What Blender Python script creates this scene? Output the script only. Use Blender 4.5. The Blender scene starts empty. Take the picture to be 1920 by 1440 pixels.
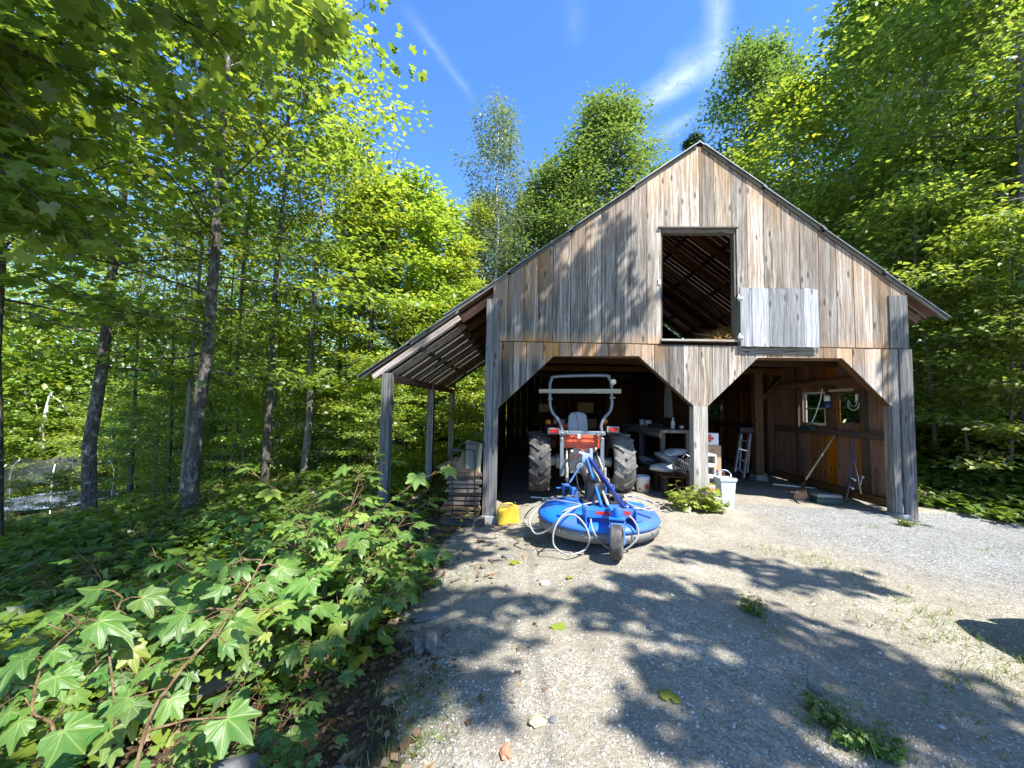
EXPO = 1.9
import bpy, math, random
import numpy as np
from mathutils import Vector, Matrix
random.seed(7)
SC = bpy.context.scene
COL = SC.collection
PI = math.pi
# ------------------------------------------------------------------ camera model (photo pixels 1920x1440)
F = 735.0
YAW, PITCH, ROLL = 0.027, 0.0565, 0.018
CAM = Vector((0, 0, 1.7))
fw = Vector((-math.sin(YAW) * math.cos(PITCH), math.cos(YAW) * math.cos(PITCH), math.sin(PITCH)))
rt0 = Vector((math.cos(YAW), math.sin(YAW), 0))
up0 = rt0.cross(fw)
rt = rt0 * math.cos(ROLL) + up0 * math.sin(ROLL)
up = rt.cross(fw)
cd = bpy.data.cameras.new('camera'); cam = bpy.data.objects.new('camera', cd); COL.objects.link(cam)
cd.sensor_fit = 'HORIZONTAL'; cd.sensor_width = 36; cd.lens = 36 * F / 1920; cd.clip_start = 0.05; cd.clip_end = 2000
M = Matrix((rt, up, -fw)).transposed().to_4x4(); M.translation = CAM
cam.matrix_world = M
SC.camera = cam
def ray(px, py): return fw + rt * ((px - 960) / F) + up * ((720 - py) / F)
def P(px, py, Y):                       # point of a sight line on the upright plane y = Y
    d = ray(px, py); return CAM + d * (Y / d.y)
def G(px, py, z=0.0):                   # point of a sight line at height z
    d = ray(px, py); return CAM + d * ((z - CAM.z) / d.z)
def XP(px, py, X):
    d = ray(px, py); return CAM + d * (X / d.x)
def S(px, Y): return px * Y / F         # photo pixels to metres at depth Y

# ------------------------------------------------------------------ mesh builder
class MB:
    def __init__(s): s.v = []; s.f = []; s.g = []; s.r = []; s.m = []; s.s = []
    def face(s, idx, g=(0, 0, 1), r=0.5, m=0, sm=False):
        s.f.append(tuple(idx)); s.g.append(tuple(g)); s.r.append(r); s.m.append(m); s.s.append(sm)
    def add(s, pts):
        k = len(s.v); s.v.extend([tuple(p) for p in pts]); return k
    def hexa(s, p, g, r=None, m=0):      # 8 corners: bottom 4 (ccw), top 4
        r = random.random() if r is None else r
        k = s.add(p)
        for q in ((3, 2, 1, 0), (4, 5, 6, 7), (0, 1, 5, 4), (1, 2, 6, 5), (2, 3, 7, 6), (3, 0, 4, 7)):
            s.face([k + i for i in q], g, r, m)
    def box(s, c, size, R=None, r=None, m=0, g=None):
        c = Vector(c); hx, hy, hz = [a / 2 for a in size]
        R = R or Matrix.Identity(3)
        p = [c + R @ Vector(q) for q in ((-hx, -hy, -hz), (hx, -hy, -hz), (hx, hy, -hz), (-hx, hy, -hz), (-hx, -hy, hz), (hx, -hy, hz), (hx, hy, hz), (-hx, hy, hz))]
        if g is None:
            i = max(range(3), key=lambda a: size[a]); e = Vector((0, 0, 0)); e[i] = 1; g = R @ e
        s.hexa(p, g, r, m)
    def beam(s, a, b, w, h, upv=(0, 0, 1), r=None, m=0):   # w across, h along upv
        a = Vector(a); b = Vector(b); d = (b - a).normalized(); u = Vector(upv)
        if abs(d.dot(u)) > 0.98: u = Vector((0, 1, 0))
        x = d.cross(u).normalized(); u = x.cross(d).normalized()
        x *= w / 2; u *= h / 2
        s.hexa([a - x - u, a + x - u, b + x - u, b - x - u, a - x + u, a + x + u, b + x + u, b - x + u], d, r, m)
    def prism(s, poly, ext, g=(0, 0, 1), r=None, m=0):     # planar outline pushed along ext
        r = random.random() if r is None else r
        ext = Vector(ext); n = len(poly); poly = [Vector(p) for p in poly]
        k = s.add(poly); s.add([p + ext for p in poly])
        s.face(list(range(k, k + n))[::-1], g, r, m); s.face(range(k + n, k + 2 * n), g, r, m)
        for i in range(n):
            j = (i + 1) % n; s.face((k + i, k + j, k + n + j, k + n + i), g, r, m)
    def tube(s, pts, rad, n=8, r=0.5, m=0, cap=True, smooth=True):
        pts = [Vector(p) for p in pts]; N = len(pts)
        if not hasattr(rad, '__len__'): rad = [rad] * N
        t0 = (pts[1] - pts[0]).normalized()
        ref = Vector((0, 0, 1)) if abs(t0.z) < 0.9 else Vector((1, 0, 0))
        x = t0.cross(ref).normalized(); k = len(s.v)
        for i in range(N):
            t = (pts[min(i + 1, N - 1)] - pts[max(i - 1, 0)])
            t = t.normalized() if t.length > 1e-9 else t0
            x = (x - t * x.dot(t))
            x = x.normalized() if x.length > 1e-6 else t.orthogonal().normalized()
            y = t.cross(x)
            for j in range(n):
                a = 2 * PI * j / n; s.v.append(tuple(pts[i] + (x * math.cos(a) + y * math.sin(a)) * rad[i]))
        g = tuple(t0)
        for i in range(N - 1):
            for j in range(n):
                a = k + i * n + j; b = k + i * n + (j + 1) % n
                s.face((a, b, b + n, a + n), g, r, m, smooth)
        if cap:
            s.face([k + j for j in range(n)][::-1], g, r, m); s.face([k + (N - 1) * n + j for j in range(n)], g, r, m)
    def lathe(s, prof, c=(0, 0, 0), axis=(0, 0, 1), n=24, r=0.5, m=0, smooth=True, closed=False):  # prof: (radius, along)
        c = Vector(c); ax = Vector(axis).normalized(); x = ax.orthogonal().normalized(); y = ax.cross(x); k = len(s.v); N = len(prof)
        for (ra, al) in prof:
            for j in range(n):
                a = 2 * PI * j / n; s.v.append(tuple(c + ax * al + (x * math.cos(a) + y * math.sin(a)) * ra))
        for i in range(N if closed else N - 1):
            i2 = (i + 1) % N
            for j in range(n):
                j2 = (j + 1) % n
                s.face((k + i * n + j, k + i * n + j2, k + i2 * n + j2, k + i2 * n + j), tuple(ax), r, m, smooth)
        if not closed:
            if prof[0][0] > 1e-5: s.face([k + j for j in range(n)][::-1], tuple(ax), r, m)
            if prof[-1][0] > 1e-5: s.face([k + (N - 1) * n + j for j in range(n)], tuple(ax), r, m)
    def blob(s, c, size, R=None, n=10, seed=0, rough=0.15, r=0.5, m=0, smooth=True, flat=0.0):
        rg = random.Random(seed); c = Vector(c); R = R or Matrix.Identity(3); k = len(s.v); rows = n // 2 + 1
        ph = [rg.uniform(0, 6.28) for _ in range(6)]
        for i in range(rows):
            th = PI * i / (rows - 1)
            for j in range(n):
                a = 2 * PI * j / n
                w = 1 + rough * (math.sin(2 * a + ph[0] + th) + math.sin(3 * a + ph[1] - 2 * th) + math.sin(5 * a * 1.0 + ph[2] + 3 * th)) / 2 + rough * .5 * rg.uniform(-1, 1)
                q = Vector((math.sin(th) * math.cos(a) * size[0] * w, math.sin(th) * math.sin(a) * size[1] * w, math.cos(th) * size[2] * (1 + rough * .5 * math.sin(a + ph[3]) * math.sin(th))))
                s.v.append(tuple(c + R @ q))
        for i in range(rows - 1):
            for j in range(n):
                j2 = (j + 1) % n
                s.face((k + i * n + j, k + (i + 1) * n + j, k + (i + 1) * n + j2, k + i * n + j2), (0, 0, 1), r, m, smooth)
    def build(s, name, mats, parent=None, local=False, bevel=0):
        if not isinstance(mats, (list, tuple)): mats = [mats]
        me = bpy.data.meshes.new(name); V = np.array(s.v, dtype=np.float64).reshape(-1, 3)
        if parent is not None and not local:
            root = parent
            while root.parent: root = root.parent
            W = np.array(MATS[root.name].inverted()); V = V @ W[:3, :3].T + W[:3, 3]
        me.from_pydata(V.tolist(), [], s.f)
        for m in mats: me.materials.append(m)
        me.polygons.foreach_set('material_index', s.m); me.polygons.foreach_set('use_smooth', s.s)
        a = me.attributes.new('rnd', 'FLOAT', 'FACE'); a.data.foreach_set('value', s.r)
        uv = me.uv_layers.new(name='grain'); U = np.zeros((len(me.loops), 2)); wv = s.v; li = 0
        for fi, f in enumerate(s.f):
            g = Vector(s.g[fi]); p0, p1, p2 = (Vector(wv[f[0]]), Vector(wv[f[1]]), Vector(wv[f[2]]))
            nn = (p1 - p0).cross(p2 - p0); nn = nn.normalized() if nn.length > 1e-12 else Vector((0, 1, 0))
            if abs(nn.dot(g)) > .9: gg = nn.orthogonal().normalized(); sc = 1
            else: gg = g.normalized(); sc = 1
            b = nn.cross(gg)
            for vi in f:
                p = Vector(wv[vi]); U[li] = (p.dot(gg), p.dot(b)); li += 1
        uv.data.foreach_set('uv', U.ravel())
        me.validate(); me.update()
        o = bpy.data.objects.new(name, me); COL.objects.link(o)
        if parent is not None: o.parent = parent
        if bevel:
            b = o.modifiers.new('bevel', 'BEVEL'); b.width = bevel; b.segments = 2; b.limit_method = 'ANGLE'; b.angle_limit = 0.7
        return o
MATS = {}
def thing(name, loc, label, cat, group=None, rz=0.0):
    o = bpy.data.objects.new(name, None); COL.objects.link(o); o.location = loc; o.rotation_euler = (0, 0, rz)
    o.empty_display_size = 0.1
    MATS[o.name] = Matrix.Translation(Vector(loc)) @ Matrix.Rotation(rz, 4, 'Z')
    return tag(o, label, cat, group)
def tag(o, label=None, cat=None, group=None, kind=None):
    if label: o['label'] = label
    if cat: o['category'] = cat
    if group: o['group'] = group
    if kind: o['kind'] = kind
    return o
def solo(mb, name, mat, base, label, cat, group=None, bevel=0):   # a one-mesh thing with its origin at base
    mb.v = [(x - base[0], y - base[1], z - base[2]) for x, y, z in mb.v]
    o = mb.build(name, mat, bevel=bevel); o.location = base
    return tag(o, label, cat, group)
def dup(root, loc, rz=0, scale=1.0, label=None, group=None, mats=None):
    r = root.copy(); COL.objects.link(r); r.location = loc; r.rotation_euler = (0, 0, rz); r.scale = (scale,) * 3 if not hasattr(scale, '__len__') else scale
    if label: r['label'] = label
    if group: r['group'] = group
    def kids(a, b):
        for ch in list(a.children):
            c = ch.copy(); COL.objects.link(c); c.parent = b
            if mats and ch.name.split('.')[0] in mats:
                c.material_slots[0].link = 'OBJECT'; c.material_slots[0].material = mats[ch.name.split('.')[0]]
            kids(ch, c)
    kids(root, r)
    return r

# ------------------------------------------------------------------ materials
class Mt:
    def __init__(s, name):
        s.m = bpy.data.materials.new(name); s.m.use_nodes = True; s.t = s.m.node_tree
        s.b = s.t.nodes['Principled BSDF']; s.o = s.t.nodes['Material Output']
    def n(s, typ, props=None, **ins):
        nd = s.t.nodes.new('ShaderNode' + typ)
        for k, v in (props or {}).items(): setattr(nd, k, v)
        for k, v in ins.items():
            k = int(k[1:]) if k[0] == 'i' and k[1:].isdigit() else k.replace('_', ' ')
            s.put(nd.inputs[k], v)
        return nd
    def put(s, sock, v):
        if isinstance(v, bpy.types.NodeSocket): s.t.links.new(v, sock)
        elif isinstance(v, (tuple, list)) and len(v) == 3 and sock.type == 'RGBA': sock.default_value = (*v, 1)
        else: sock.default_value = v
    def math(s, op, a, b=0.0, c=None, clamp=False):
        nd = s.n('Math', {'operation': op, 'use_clamp': clamp}, i0=a, i1=b)
        if c is not None: s.put(nd.inputs[2], c)
        return nd.outputs[0]
    def mix(s, f, a, b, bl='MIX'):
        nd = s.n('Mix', {'data_type': 'RGBA', 'blend_type': bl}); s.put(nd.inputs[0], f); s.put(nd.inputs[6], a); s.put(nd.inputs[7], b)
        return nd.outputs[2]
    def ramp(s, f, stops, interp='LINEAR'):
        nd = s.n('ValToRGB', i0=f); cr = nd.color_ramp; cr.interpolation = interp
        while len(cr.elements) < len(stops): cr.elements.new(0.5)
        for e, (p, c) in zip(cr.elements, stops):
            e.position = p; e.color = (*c, 1) if hasattr(c, '__len__') else (c, c, c, 1)
        return nd.outputs[0]
    def noise(s, vec=None, scale=5, detail=4, rough=0.5, dist=0.0):
        nd = s.n('TexNoise', None, Scale=scale, Detail=detail, Roughness=rough, Distortion=dist)
        if vec is not None: s.put(nd.inputs['Vector'], vec)
        return nd.outputs['Fac']
    def attr(s, name): return s.n('Attribute', {'attribute_name': name}).outputs['Fac']
    def xyz(s, x, y, z): return s.n('CombineXYZ', None, i0=x, i1=y, i2=z).outputs[0]
    def sep(s, v): return s.n('SeparateXYZ', None, i0=v).outputs
    def coord(s, k): return s.n('TexCoord').outputs[k]
    def pos(s): return s.n('NewGeometry').outputs['Position']
    def bump(s, h, strength=0.3, dist=0.01):
        s.put(s.b.inputs['Normal'], s.n('Bump', None, Height=h, Strength=strength, Distance=dist).outputs[0])
    def col(s, c): s.put(s.b.inputs['Base Color'], c)
    def rough(s, r): s.put(s.b.inputs['Roughness'], r)

def plain(name, c, rough=0.5, metal=0.0, var=0.25, scale=9, dirt=None, spec=0.5, bump=0.0):
    q = Mt(name); p = q.coord('Object')
    f = q.noise(p, scale, 5, .6)
    cc = q.mix(f, tuple(a * (1 - var) for a in c), tuple(min(1, a * (1 + var)) for a in c))
    if dirt:
        d = q.ramp(q.noise(p, scale * .45, 6, .7, .5), [(.45, 0), (.68, 1)])
        cc = q.mix(q.math('MULTIPLY', d, dirt[1]), cc, dirt[0])
    q.col(cc); q.rough(q.math('ADD', rough - .08, q.math('MULTIPLY', f, .16))); q.b.inputs['Metallic'].default_value = metal
    q.b.inputs['Specular IOR Level'].default_value = spec
    if bump: q.bump(q.noise(p, scale * 8, 4, .6), bump, .01)
    return q.m

def wood(name, dark, mid, light, warm=None, warmth=0.0, gable=False, contrast=1.0):
    q = Mt(name); uv = q.n('UVMap', {'uv_map': 'grain'}).outputs[0]; u, v, _ = q.sep(uv); r = q.attr('rnd')
    ro = q.math('MULTIPLY', r, 61.7)
    # knots bend the grain
    kv = q.xyz(q.math('MULTIPLY_ADD', u, 1.5, ro), q.math('MULTIPLY_ADD', v, 5.0, q.math('MULTIPLY', ro, .37)), ro)
    vo = q.n('TexVoronoi', {'feature': 'F1', 'voronoi_dimensions': '2D'}, Vector=kv, Scale=1.0, Randomness=.8); kvn = vo; vo = vo.outputs['Distance']
    kr = q.math('FRACT', q.math('MULTIPLY', q.sep(kvn.outputs['Color'])[0], 5.3)); keep = q.ramp(kr, [(.26, 1), (.30, 0)])
    knot = q.math('MULTIPLY', keep, q.ramp(vo, [(.05, 1), (.14, 0)]))
    halo = q.math('MULTIPLY', keep, q.ramp(vo, [(.05, 1), (.36, 0)]))
    wob = q.noise(q.xyz(q.math('MULTIPLY_ADD', u, 1.6, ro), q.math('MULTIPLY', v, 5), ro), 1.0, 3, .5)
    vv = q.math('ADD', v, q.math('MULTIPLY', wob, .09)); vv = q.math('ADD', vv, q.math('MULTIPLY', halo, .025))
    g1 = q.noise(q.xyz(q.math('MULTIPLY_ADD', u, .9, ro), q.math('MULTIPLY', vv, 34), ro), 1.0, 6, .68, .25)
    g2 = q.noise(q.xyz(q.math('MULTIPLY_ADD', u, 4, ro), q.math('MULTIPLY', vv, 170), ro), 1.0, 3, .6)
    g = q.math('ADD', q.math('MULTIPLY', g1, .68), q.math('MULTIPLY', g2, .32))
    c = q.ramp(g, [(.5 - .13 / contrast, dark), (.505, mid), (.5 + .13 / contrast, light)])
    c = q.mix(q.math('MULTIPLY', halo, .3), c, light)
    pz = q.pos(); X, Y, Z = q.sep(pz)
    big = q.noise(q.xyz(q.math('MULTIPLY', X, .9), q.math('MULTIPLY', Y, .9), q.math('MULTIPLY', Z, .45)), 1.0, 5, .65, .4)
    st = q.noise(q.xyz(q.math('MULTIPLY_ADD', u, .35, ro), q.math('MULTIPLY', v, 9), ro), 1.0, 5, .7)
    c = q.mix(q.ramp(st, [(.5, 0), (.68, .6)]), c, q.mix(.35, dark, mid))
    if gable:                     # weather: bleached grey boards, black mildew low on the left, bare orange wood where the eaves and drip edge keep rain off
        left = q.ramp(X, [(.0, 1), (1, 0)]); left = q.math('MULTIPLY_ADD', X, -.28, 1.05, clamp=True)
        low = q.math('MULTIPLY_ADD', Z, -.30, 1.95, clamp=True)
        mil = q.math('MULTIPLY', q.math('MULTIPLY', left, low), q.ramp(st, [(.34, 0), (.6, 1)]))
        c = q.mix(q.math('MULTIPLY', mil, .9), c, (.04, .042, .042))
        sn = q.noise(q.xyz(q.math('MULTIPLY_ADD', u, .8, ro), q.math('MULTIPLY', v, 3.2), ro), 1.0, 6, .72, .6)
        c = q.mix(q.ramp(sn, [(.54, 0), (.66, .62)]), c, (.075, .068, .06))
        dd = q.math('SUBTRACT', q.math('SUBTRACT', 6.42, q.math('MULTIPLY', q.math('ABSOLUTE', q.math('SUBTRACT', X, 3.36)), .732)), Z)
        top = q.ramp(dd, [(.1, 1), (.75, 0)])
        rightw = q.math('MULTIPLY_ADD', X, .16, -.25, clamp=True)
        hdr = q.math('MULTIPLY', q.ramp(q.math('ABSOLUTE', q.math('SUBTRACT', Z, 2.76)), [(.12, 1), (.32, 0)]), q.ramp(q.math('ABSOLUTE', q.math('SUBTRACT', X, 3.4)), [(.7, 0), (1.0, 1)]))
        w = q.math('ADD', q.math('MULTIPLY', top, .8), q.math('MULTIPLY', rightw, .75)); w = q.math('MULTIPLY', w, q.ramp(st, [(.36, 0), (.62, 1)]))
        w = q.math('MAXIMUM', w, q.math('MULTIPLY', hdr, q.ramp(st, [(.25, .5), (.5, 1)])))
        c = q.mix(q.math('MULTIPLY', w, warmth, clamp=True), c, q.mix(.62, c, q.mix(g, tuple(a * .5 for a in warm), warm)))
    elif warm:
        c = q.mix(q.math('MULTIPLY', q.ramp(st, [(.35, 0), (.65, 1)]), warmth), c, q.mix(g, tuple(a * .5 for a in warm), warm))
    c = q.mix(q.ramp(big, [(.4, 0), (.66, .45)]), c, q.mix(.5, c, dark))
    c = q.mix(q.math('MULTIPLY', knot, .8), c, tuple(a * .55 for a in dark))
    br = q.n('HueSaturation', None, Color=c, Value=q.math('MULTIPLY_ADD', q.math('FRACT', q.math('MULTIPLY', r, 7.31)), .8, .58), Saturation=q.math('MULTIPLY_ADD', q.math('FRACT', q.math('MULTIPLY', r, 3.7)), .6, .7))
    q.col(br.outputs[0]); q.rough(.85); q.b.inputs['Specular IOR Level'].default_value = .15
    q.bump(q.math('ADD', g, q.math('MULTIPLY', knot, .4)), .55, .006)
    return q.m

def leaf(name, c1, c2, c3, tr=0.45, tcol=None, hero=False, gloss=0.05):
    q = Mt(name); t = q.attr('tint'); rnd = q.n('ObjectInfo').outputs['Random']
    c = q.ramp(t, [(0.0, c1), (.55, c2), (1.0, c3)])
    v = q.math('MULTIPLY_ADD', rnd, .3, .85)
    c = q.n('HueSaturation', None, Color=c, Value=v, Hue=q.math('MULTIPLY_ADD', rnd, .024, .488)).outputs[0]
    nrm = None
    if hero:
        uv = q.n('UVMap', {'uv_map': 'leaf'}).outputs[0]; x, y, _ = q.sep(uv)
        ang = q.math('ARCTAN2', x, y); rad = q.math('SQRT', q.math('ADD', q.math('MULTIPLY', x, x), q.math('MULTIPLY', y, y)))
        k = 2 * PI / .72                      # main veins every ~41 degrees
        w = q.math('ABSOLUTE', q.math('SINE', q.math('MULTIPLY', ang, k / 2)))
        w = q.math('MULTIPLY', w, rad)
        vein = q.ramp(w, [(.03, 1), (.12, 0)])
        side = q.math('ABSOLUTE', q.math('SINE', q.math('MULTIPLY', q.math('SUBTRACT', rad, q.math('MULTIPLY', w, .8)), 42)))
        sv = q.math('MULTIPLY', q.ramp(side, [(.0, 1), (.16, 0)]), .4)
        vein = q.math('MAXIMUM', vein, sv)
        c = q.mix(q.math('MULTIPLY', vein, .6), c, q.mix(.6, c, (.36, .44, .14)))
        sp = q.noise(uv, 7, 5, .7); c = q.mix(q.ramp(sp, [(.62, 0), (.72, .6)]), c, (.25, .23, .05))
        bp = q.n('Bump', None, Height=q.math('ADD', q.math('MULTIPLY', vein, -1.0), q.math('MULTIPLY', sp, .8)), Strength=.35, Distance=.004); nrm = bp.outputs[0]
    tc = q.n('HueSaturation', None, Color=c, Hue=.485, Saturation=1.08, Value=1.75 if tcol is None else tcol).outputs[0]
    d = q.n('BsdfDiffuse', None, Color=c); tl = q.n('BsdfTranslucent', None, Color=tc); gl = q.n('BsdfGlossy', None, Color=(1, 1, 1), Roughness=.42)
    if nrm is not None: q.put(d.inputs['Normal'], nrm); q.put(gl.inputs['Normal'], nrm)
    m1 = q.n('MixShader', None, i0=tr, i1=d.outputs[0], i2=tl.outputs[0])
    m2 = q.n('MixShader', None, i0=gloss, i1=m1.outputs[0], i2=gl.outputs[0])
    q.t.links.new(m2.outputs[0], q.o.inputs['Surface']); q.t.nodes.remove(q.b)
    return q.m

def bark(name, dark, mid, light, lichen=(.35, .37, .32), lam=0.5, birch=False):
    q = Mt(name); p = q.coord('Object'); x, y, z = q.sep(p)
    if birch:
        b = q.noise(q.xyz(q.math('MULTIPLY', x, 3), q.math('MULTIPLY', y, 3), q.math('MULTIPLY', z, 22)), 1.0, 4, .6)
        c = q.mix(q.ramp(b, [(.56, 0), (.66, 1)]), q.mix(q.noise(p, 3, 4), mid, light), dark); h = b
    else:
        h = q.noise(q.xyz(q.math('MULTIPLY', x, 26), q.math('MULTIPLY', y, 26), q.math('MULTIPLY', z, 5)), 1.0, 6, .7, .8)
        c = q.ramp(h, [(.33, dark), (.5, mid), (.68, light)])
        l = q.ramp(q.noise(p, 5.5, 6, .75, .6), [(.53, 0), (.62, 1)])
        c = q.mix(q.math('MULTIPLY', l, lam), c, lichen)
    q.col(c); q.rough(.9); q.b.inputs['Specular IOR Level'].default_value = .1
    q.bump(h, .8, .03)
    return q.m

W_GABLE = wood('weathered_gable_boards', (.07, .058, .047), (.325, .285, .238), (.60, .56, .495), (.54, .30, .13), 1.0, gable=True)
W_GREY = wood('weathered_grey_wood', (.06, .058, .055), (.20, .195, .185), (.40, .39, .37))
W_PALE = wood('pale_silvered_boards', (.12, .107, .09), (.30, .27, .235), (.47, .44, .39), contrast=1.0)
W_DOOR = wood('silvered_door_boards', (.11, .112, .118), (.29, .295, .305), (.46, .465, .475), contrast=.9)
W_INT = wood('shaded_interior_boards', (.016, .008, .005), (.055, .026, .013), (.11, .055, .027), (.14, .06, .026), .4)  # darkened copy of the inside boards; the bay's gloom is in the colour
W_SIDE = wood('lit_side_wall_boards', (.075, .033, .016), (.265, .122, .06), (.43, .22, .11), (.46, .19, .08), .5)  # lightened copy of the inside boards; the light on this wall is in the colour
W_BEAM = wood('sawn_beam_wood', (.04, .022, .013), (.11, .062, .034), (.20, .12, .068), (.22, .11, .05), .4)
W_LEAN = wood('greyed_roof_boards', (.10, .075, .06), (.26, .21, .175), (.44, .38, .33), (.30, .15, .10), .35)
W_RAFT = wood('roof_board_wood', (.09, .045, .026), (.25, .135, .08), (.42, .27, .18), (.30, .12, .06), .5)
W_TAN = wood('tan_plank_wood', (.17, .15, .10), (.36, .31, .22), (.52, .46, .34), contrast=1.3)
W_FIRE = wood('split_firewood', (.05, .037, .026), (.21, .163, .12), (.40, .34, .27), (.45, .26, .14), .5)
W_OLD = wood('old_timber', (.05, .045, .038), (.15, .135, .115), (.28, .26, .23))
METAL = plain('roof_sheet_metal', (.28, .28, .29), .45, .7, .3, 6, dirt=((.10, .09, .085), .6))
# ------------------------------------------------------------------ ground
CP = [(0, 0, .04), (1.2, 1.6, .02), (-.6, 2, -.02), (2.5, 2.5, .02), (4, 3, 0), (6, 4.5, 0), (1, 4.4, 0), (2.2, 5, .0), (4.5, 6, -.02), (0, 4.5, -.1), (-.5, 6.2, -.30),
      (-.4, 7.1, -.36), (-1.5, 7.0, -.30), (-2.6, 7.1, -.30), (-2.6, 10.5, -.37), (-2.4, 14, -.3), (-.6, 10, -.3), (1.1, 7.6, -.03), (3.4, 7.0, .0), (3.4, 10, .0), (6.9, 8, -.02), (6.9, 11.3, 0), (1, 11, 0), (3.4, 14, .05),
      (7.2, 7.05, -.17), (8.6, 6.4, -.2), (7.4, 5.5, -.08), (9.5, 7.5, .15), (10, 10, .8), (9.2, 14, .8), (12, 8, 1.0), (15, 10, 2), (20, 12, 3.6), (20, 25, 5.5), (12, 18, 2.2), (12, 1, .3), (28, 3, 2.5), (9, -4, .2),
      (-1.4, 2.6, -.32), (-1.9, 3.6, -.42), (-3, 3, -.5), (-2, 5, -.42), (-3.6, 5.5, -.55), (-1.6, 1, -.35), (-4, 1, -.6), (-5.7, 8, -.66), (-7.6, 8, -.8), (-6, 12, -.55), (-4, 16, -.3), (-12, 10, -1.7), (-17, 17, -3.5), (-24, 17, -4.2), (-12, 24, -1.8), (-24, 32, -3.2),
      (-3, 25, .4), (4, 22, 1.0), (4, 36, 3.5), (-10, 38, -.2), (0, -8, .1), (-9, -6, -1.4), (-30, 0, -4.6), (-45, 30, -5), (-45, 60, 0), (0, 60, 7), (40, 60, 12), (45, 20, 8), (40, -30, 3), (0, -40, 0), (-45, -30, -4)]
cp = np.array(CP)
def tps(d): return np.where(d > 1e-9, d * d * np.log(np.maximum(d, 1e-9)), 0)
_A = tps(np.linalg.norm(cp[:, None, :2] - cp[None, :, :2], axis=2)) + np.eye(len(cp)) * .02
_B = np.c_[np.ones(len(cp)), cp[:, :2]]
_K = np.block([[_A, _B], [_B.T, np.zeros((3, 3))]])
_W = np.linalg.solve(_K, np.r_[cp[:, 2], 0, 0, 0])
def hgt_np(x, y):
    sh = np.shape(x); x = np.ravel(x); y = np.ravel(y); out = np.zeros(len(x))
    for i in range(0, len(x), 20000):
        X = np.c_[x[i:i + 20000], y[i:i + 20000]]
        out[i:i + 20000] = tps(np.linalg.norm(X[:, None] - cp[None, :, :2], axis=2)) @ _W[:-3] + _W[-3] + X @ _W[-2:]
    return np.clip(out, -9, 16).reshape(sh)
def hgt(x, y): return float(hgt_np(np.array([x]), np.array([y]))[0])
rng = np.random.default_rng(5)
def vnoise(x, y, sc, seed):            # smooth value noise
    r = np.random.default_rng(seed); T = r.random((64, 64)); x = x * sc; y = y * sc
    xi = np.floor(x).astype(int); yi = np.floor(y).astype(int); fx = x - xi; fy = y - yi
    fx = fx * fx * (3 - 2 * fx); fy = fy * fy * (3 - 2 * fy); g = lambda a, b: T[a % 64, b % 64]
    return (g(xi, yi) * (1 - fx) + g(xi + 1, yi) * fx) * (1 - fy) + (g(xi, yi + 1) * (1 - fx) + g(xi + 1, yi + 1) * fx) * fy
def bumps(x, y):
    return (vnoise(x, y, 1.3, 1) - .5) * .05 + (vnoise(x, y, 4.1, 2) - .5) * .03 + (vnoise(x, y, 9, 3) - .5) * .012
def hb(x, y): return hgt_np(x, y) + bumps(x, y)
def hg(x, y): return float(hb(np.array([float(x)]), np.array([float(y)]))[0])
EDGE = [(-.55, -6), (-.45, 0), (-.42, 1.6), (-.75, 2.4), (-1.05, 3.4), (-1.2, 4.5), (-1.3, 5.6), (-1.0, 6.6), (-.6, 7.3)]
def drive_edge(y): return np.interp(y, [e[1] for e in EDGE], [e[0] for e in EDGE])
def drive_w(x, y):                     # 1 on the drive, 0 in the woods
    d = x - drive_edge(y)
    a = np.clip(d / .5 + .35 + (vnoise(x, y, 2.2, 8) - .5) * 1.3, 0, 1)
    back = np.clip((7.6 + (x - 8) * -.55 - y) / .5 + (vnoise(x, y, 2.0, 9) - .5) * 1.0, 0, 1)
    inb = ((x > -.5) & (x < 7.3) & (y > 6.6) & (y < 14.8)).astype(float)
    return np.maximum(a * np.where(x > 7.0, back, np.clip((7.6 - y) / .4, 0, 1)), inb)
def grid_axis(lo, hi, c, n, k):
    t = np.linspace(-1, 1, n); s = np.sinh(k * t) / math.sinh(k)
    return np.where(s < 0, c + s * (c - lo), c + s * (hi - c))
gx = grid_axis(-75, 75, 1.2, 420, 4.4); gy = grid_axis(-60, 85, 3.6, 420, 4.4)
XX, YY = np.meshgrid(gx, gy); ZZ = hb(XX, YY)
def grid_mesh(name, XX, YY, ZZ, attrs):
    ny, nx = XX.shape; V = np.stack([XX, YY, ZZ], -1).reshape(-1, 3)
    i = np.arange(nx * ny).reshape(ny, nx); q = np.stack([i[:-1, :-1], i[:-1, 1:], i[1:, 1:], i[1:, :-1]], -1).reshape(-1, 4)
    me = np_mesh(name, V, q)
    me.polygons.foreach_set('use_smooth', np.ones(len(q), bool))
    for k, a in attrs.items():
        t = me.attributes.new(k, 'FLOAT', 'POINT'); t.data.foreach_set('value', a.ravel().astype(np.float32))
    return me
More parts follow.
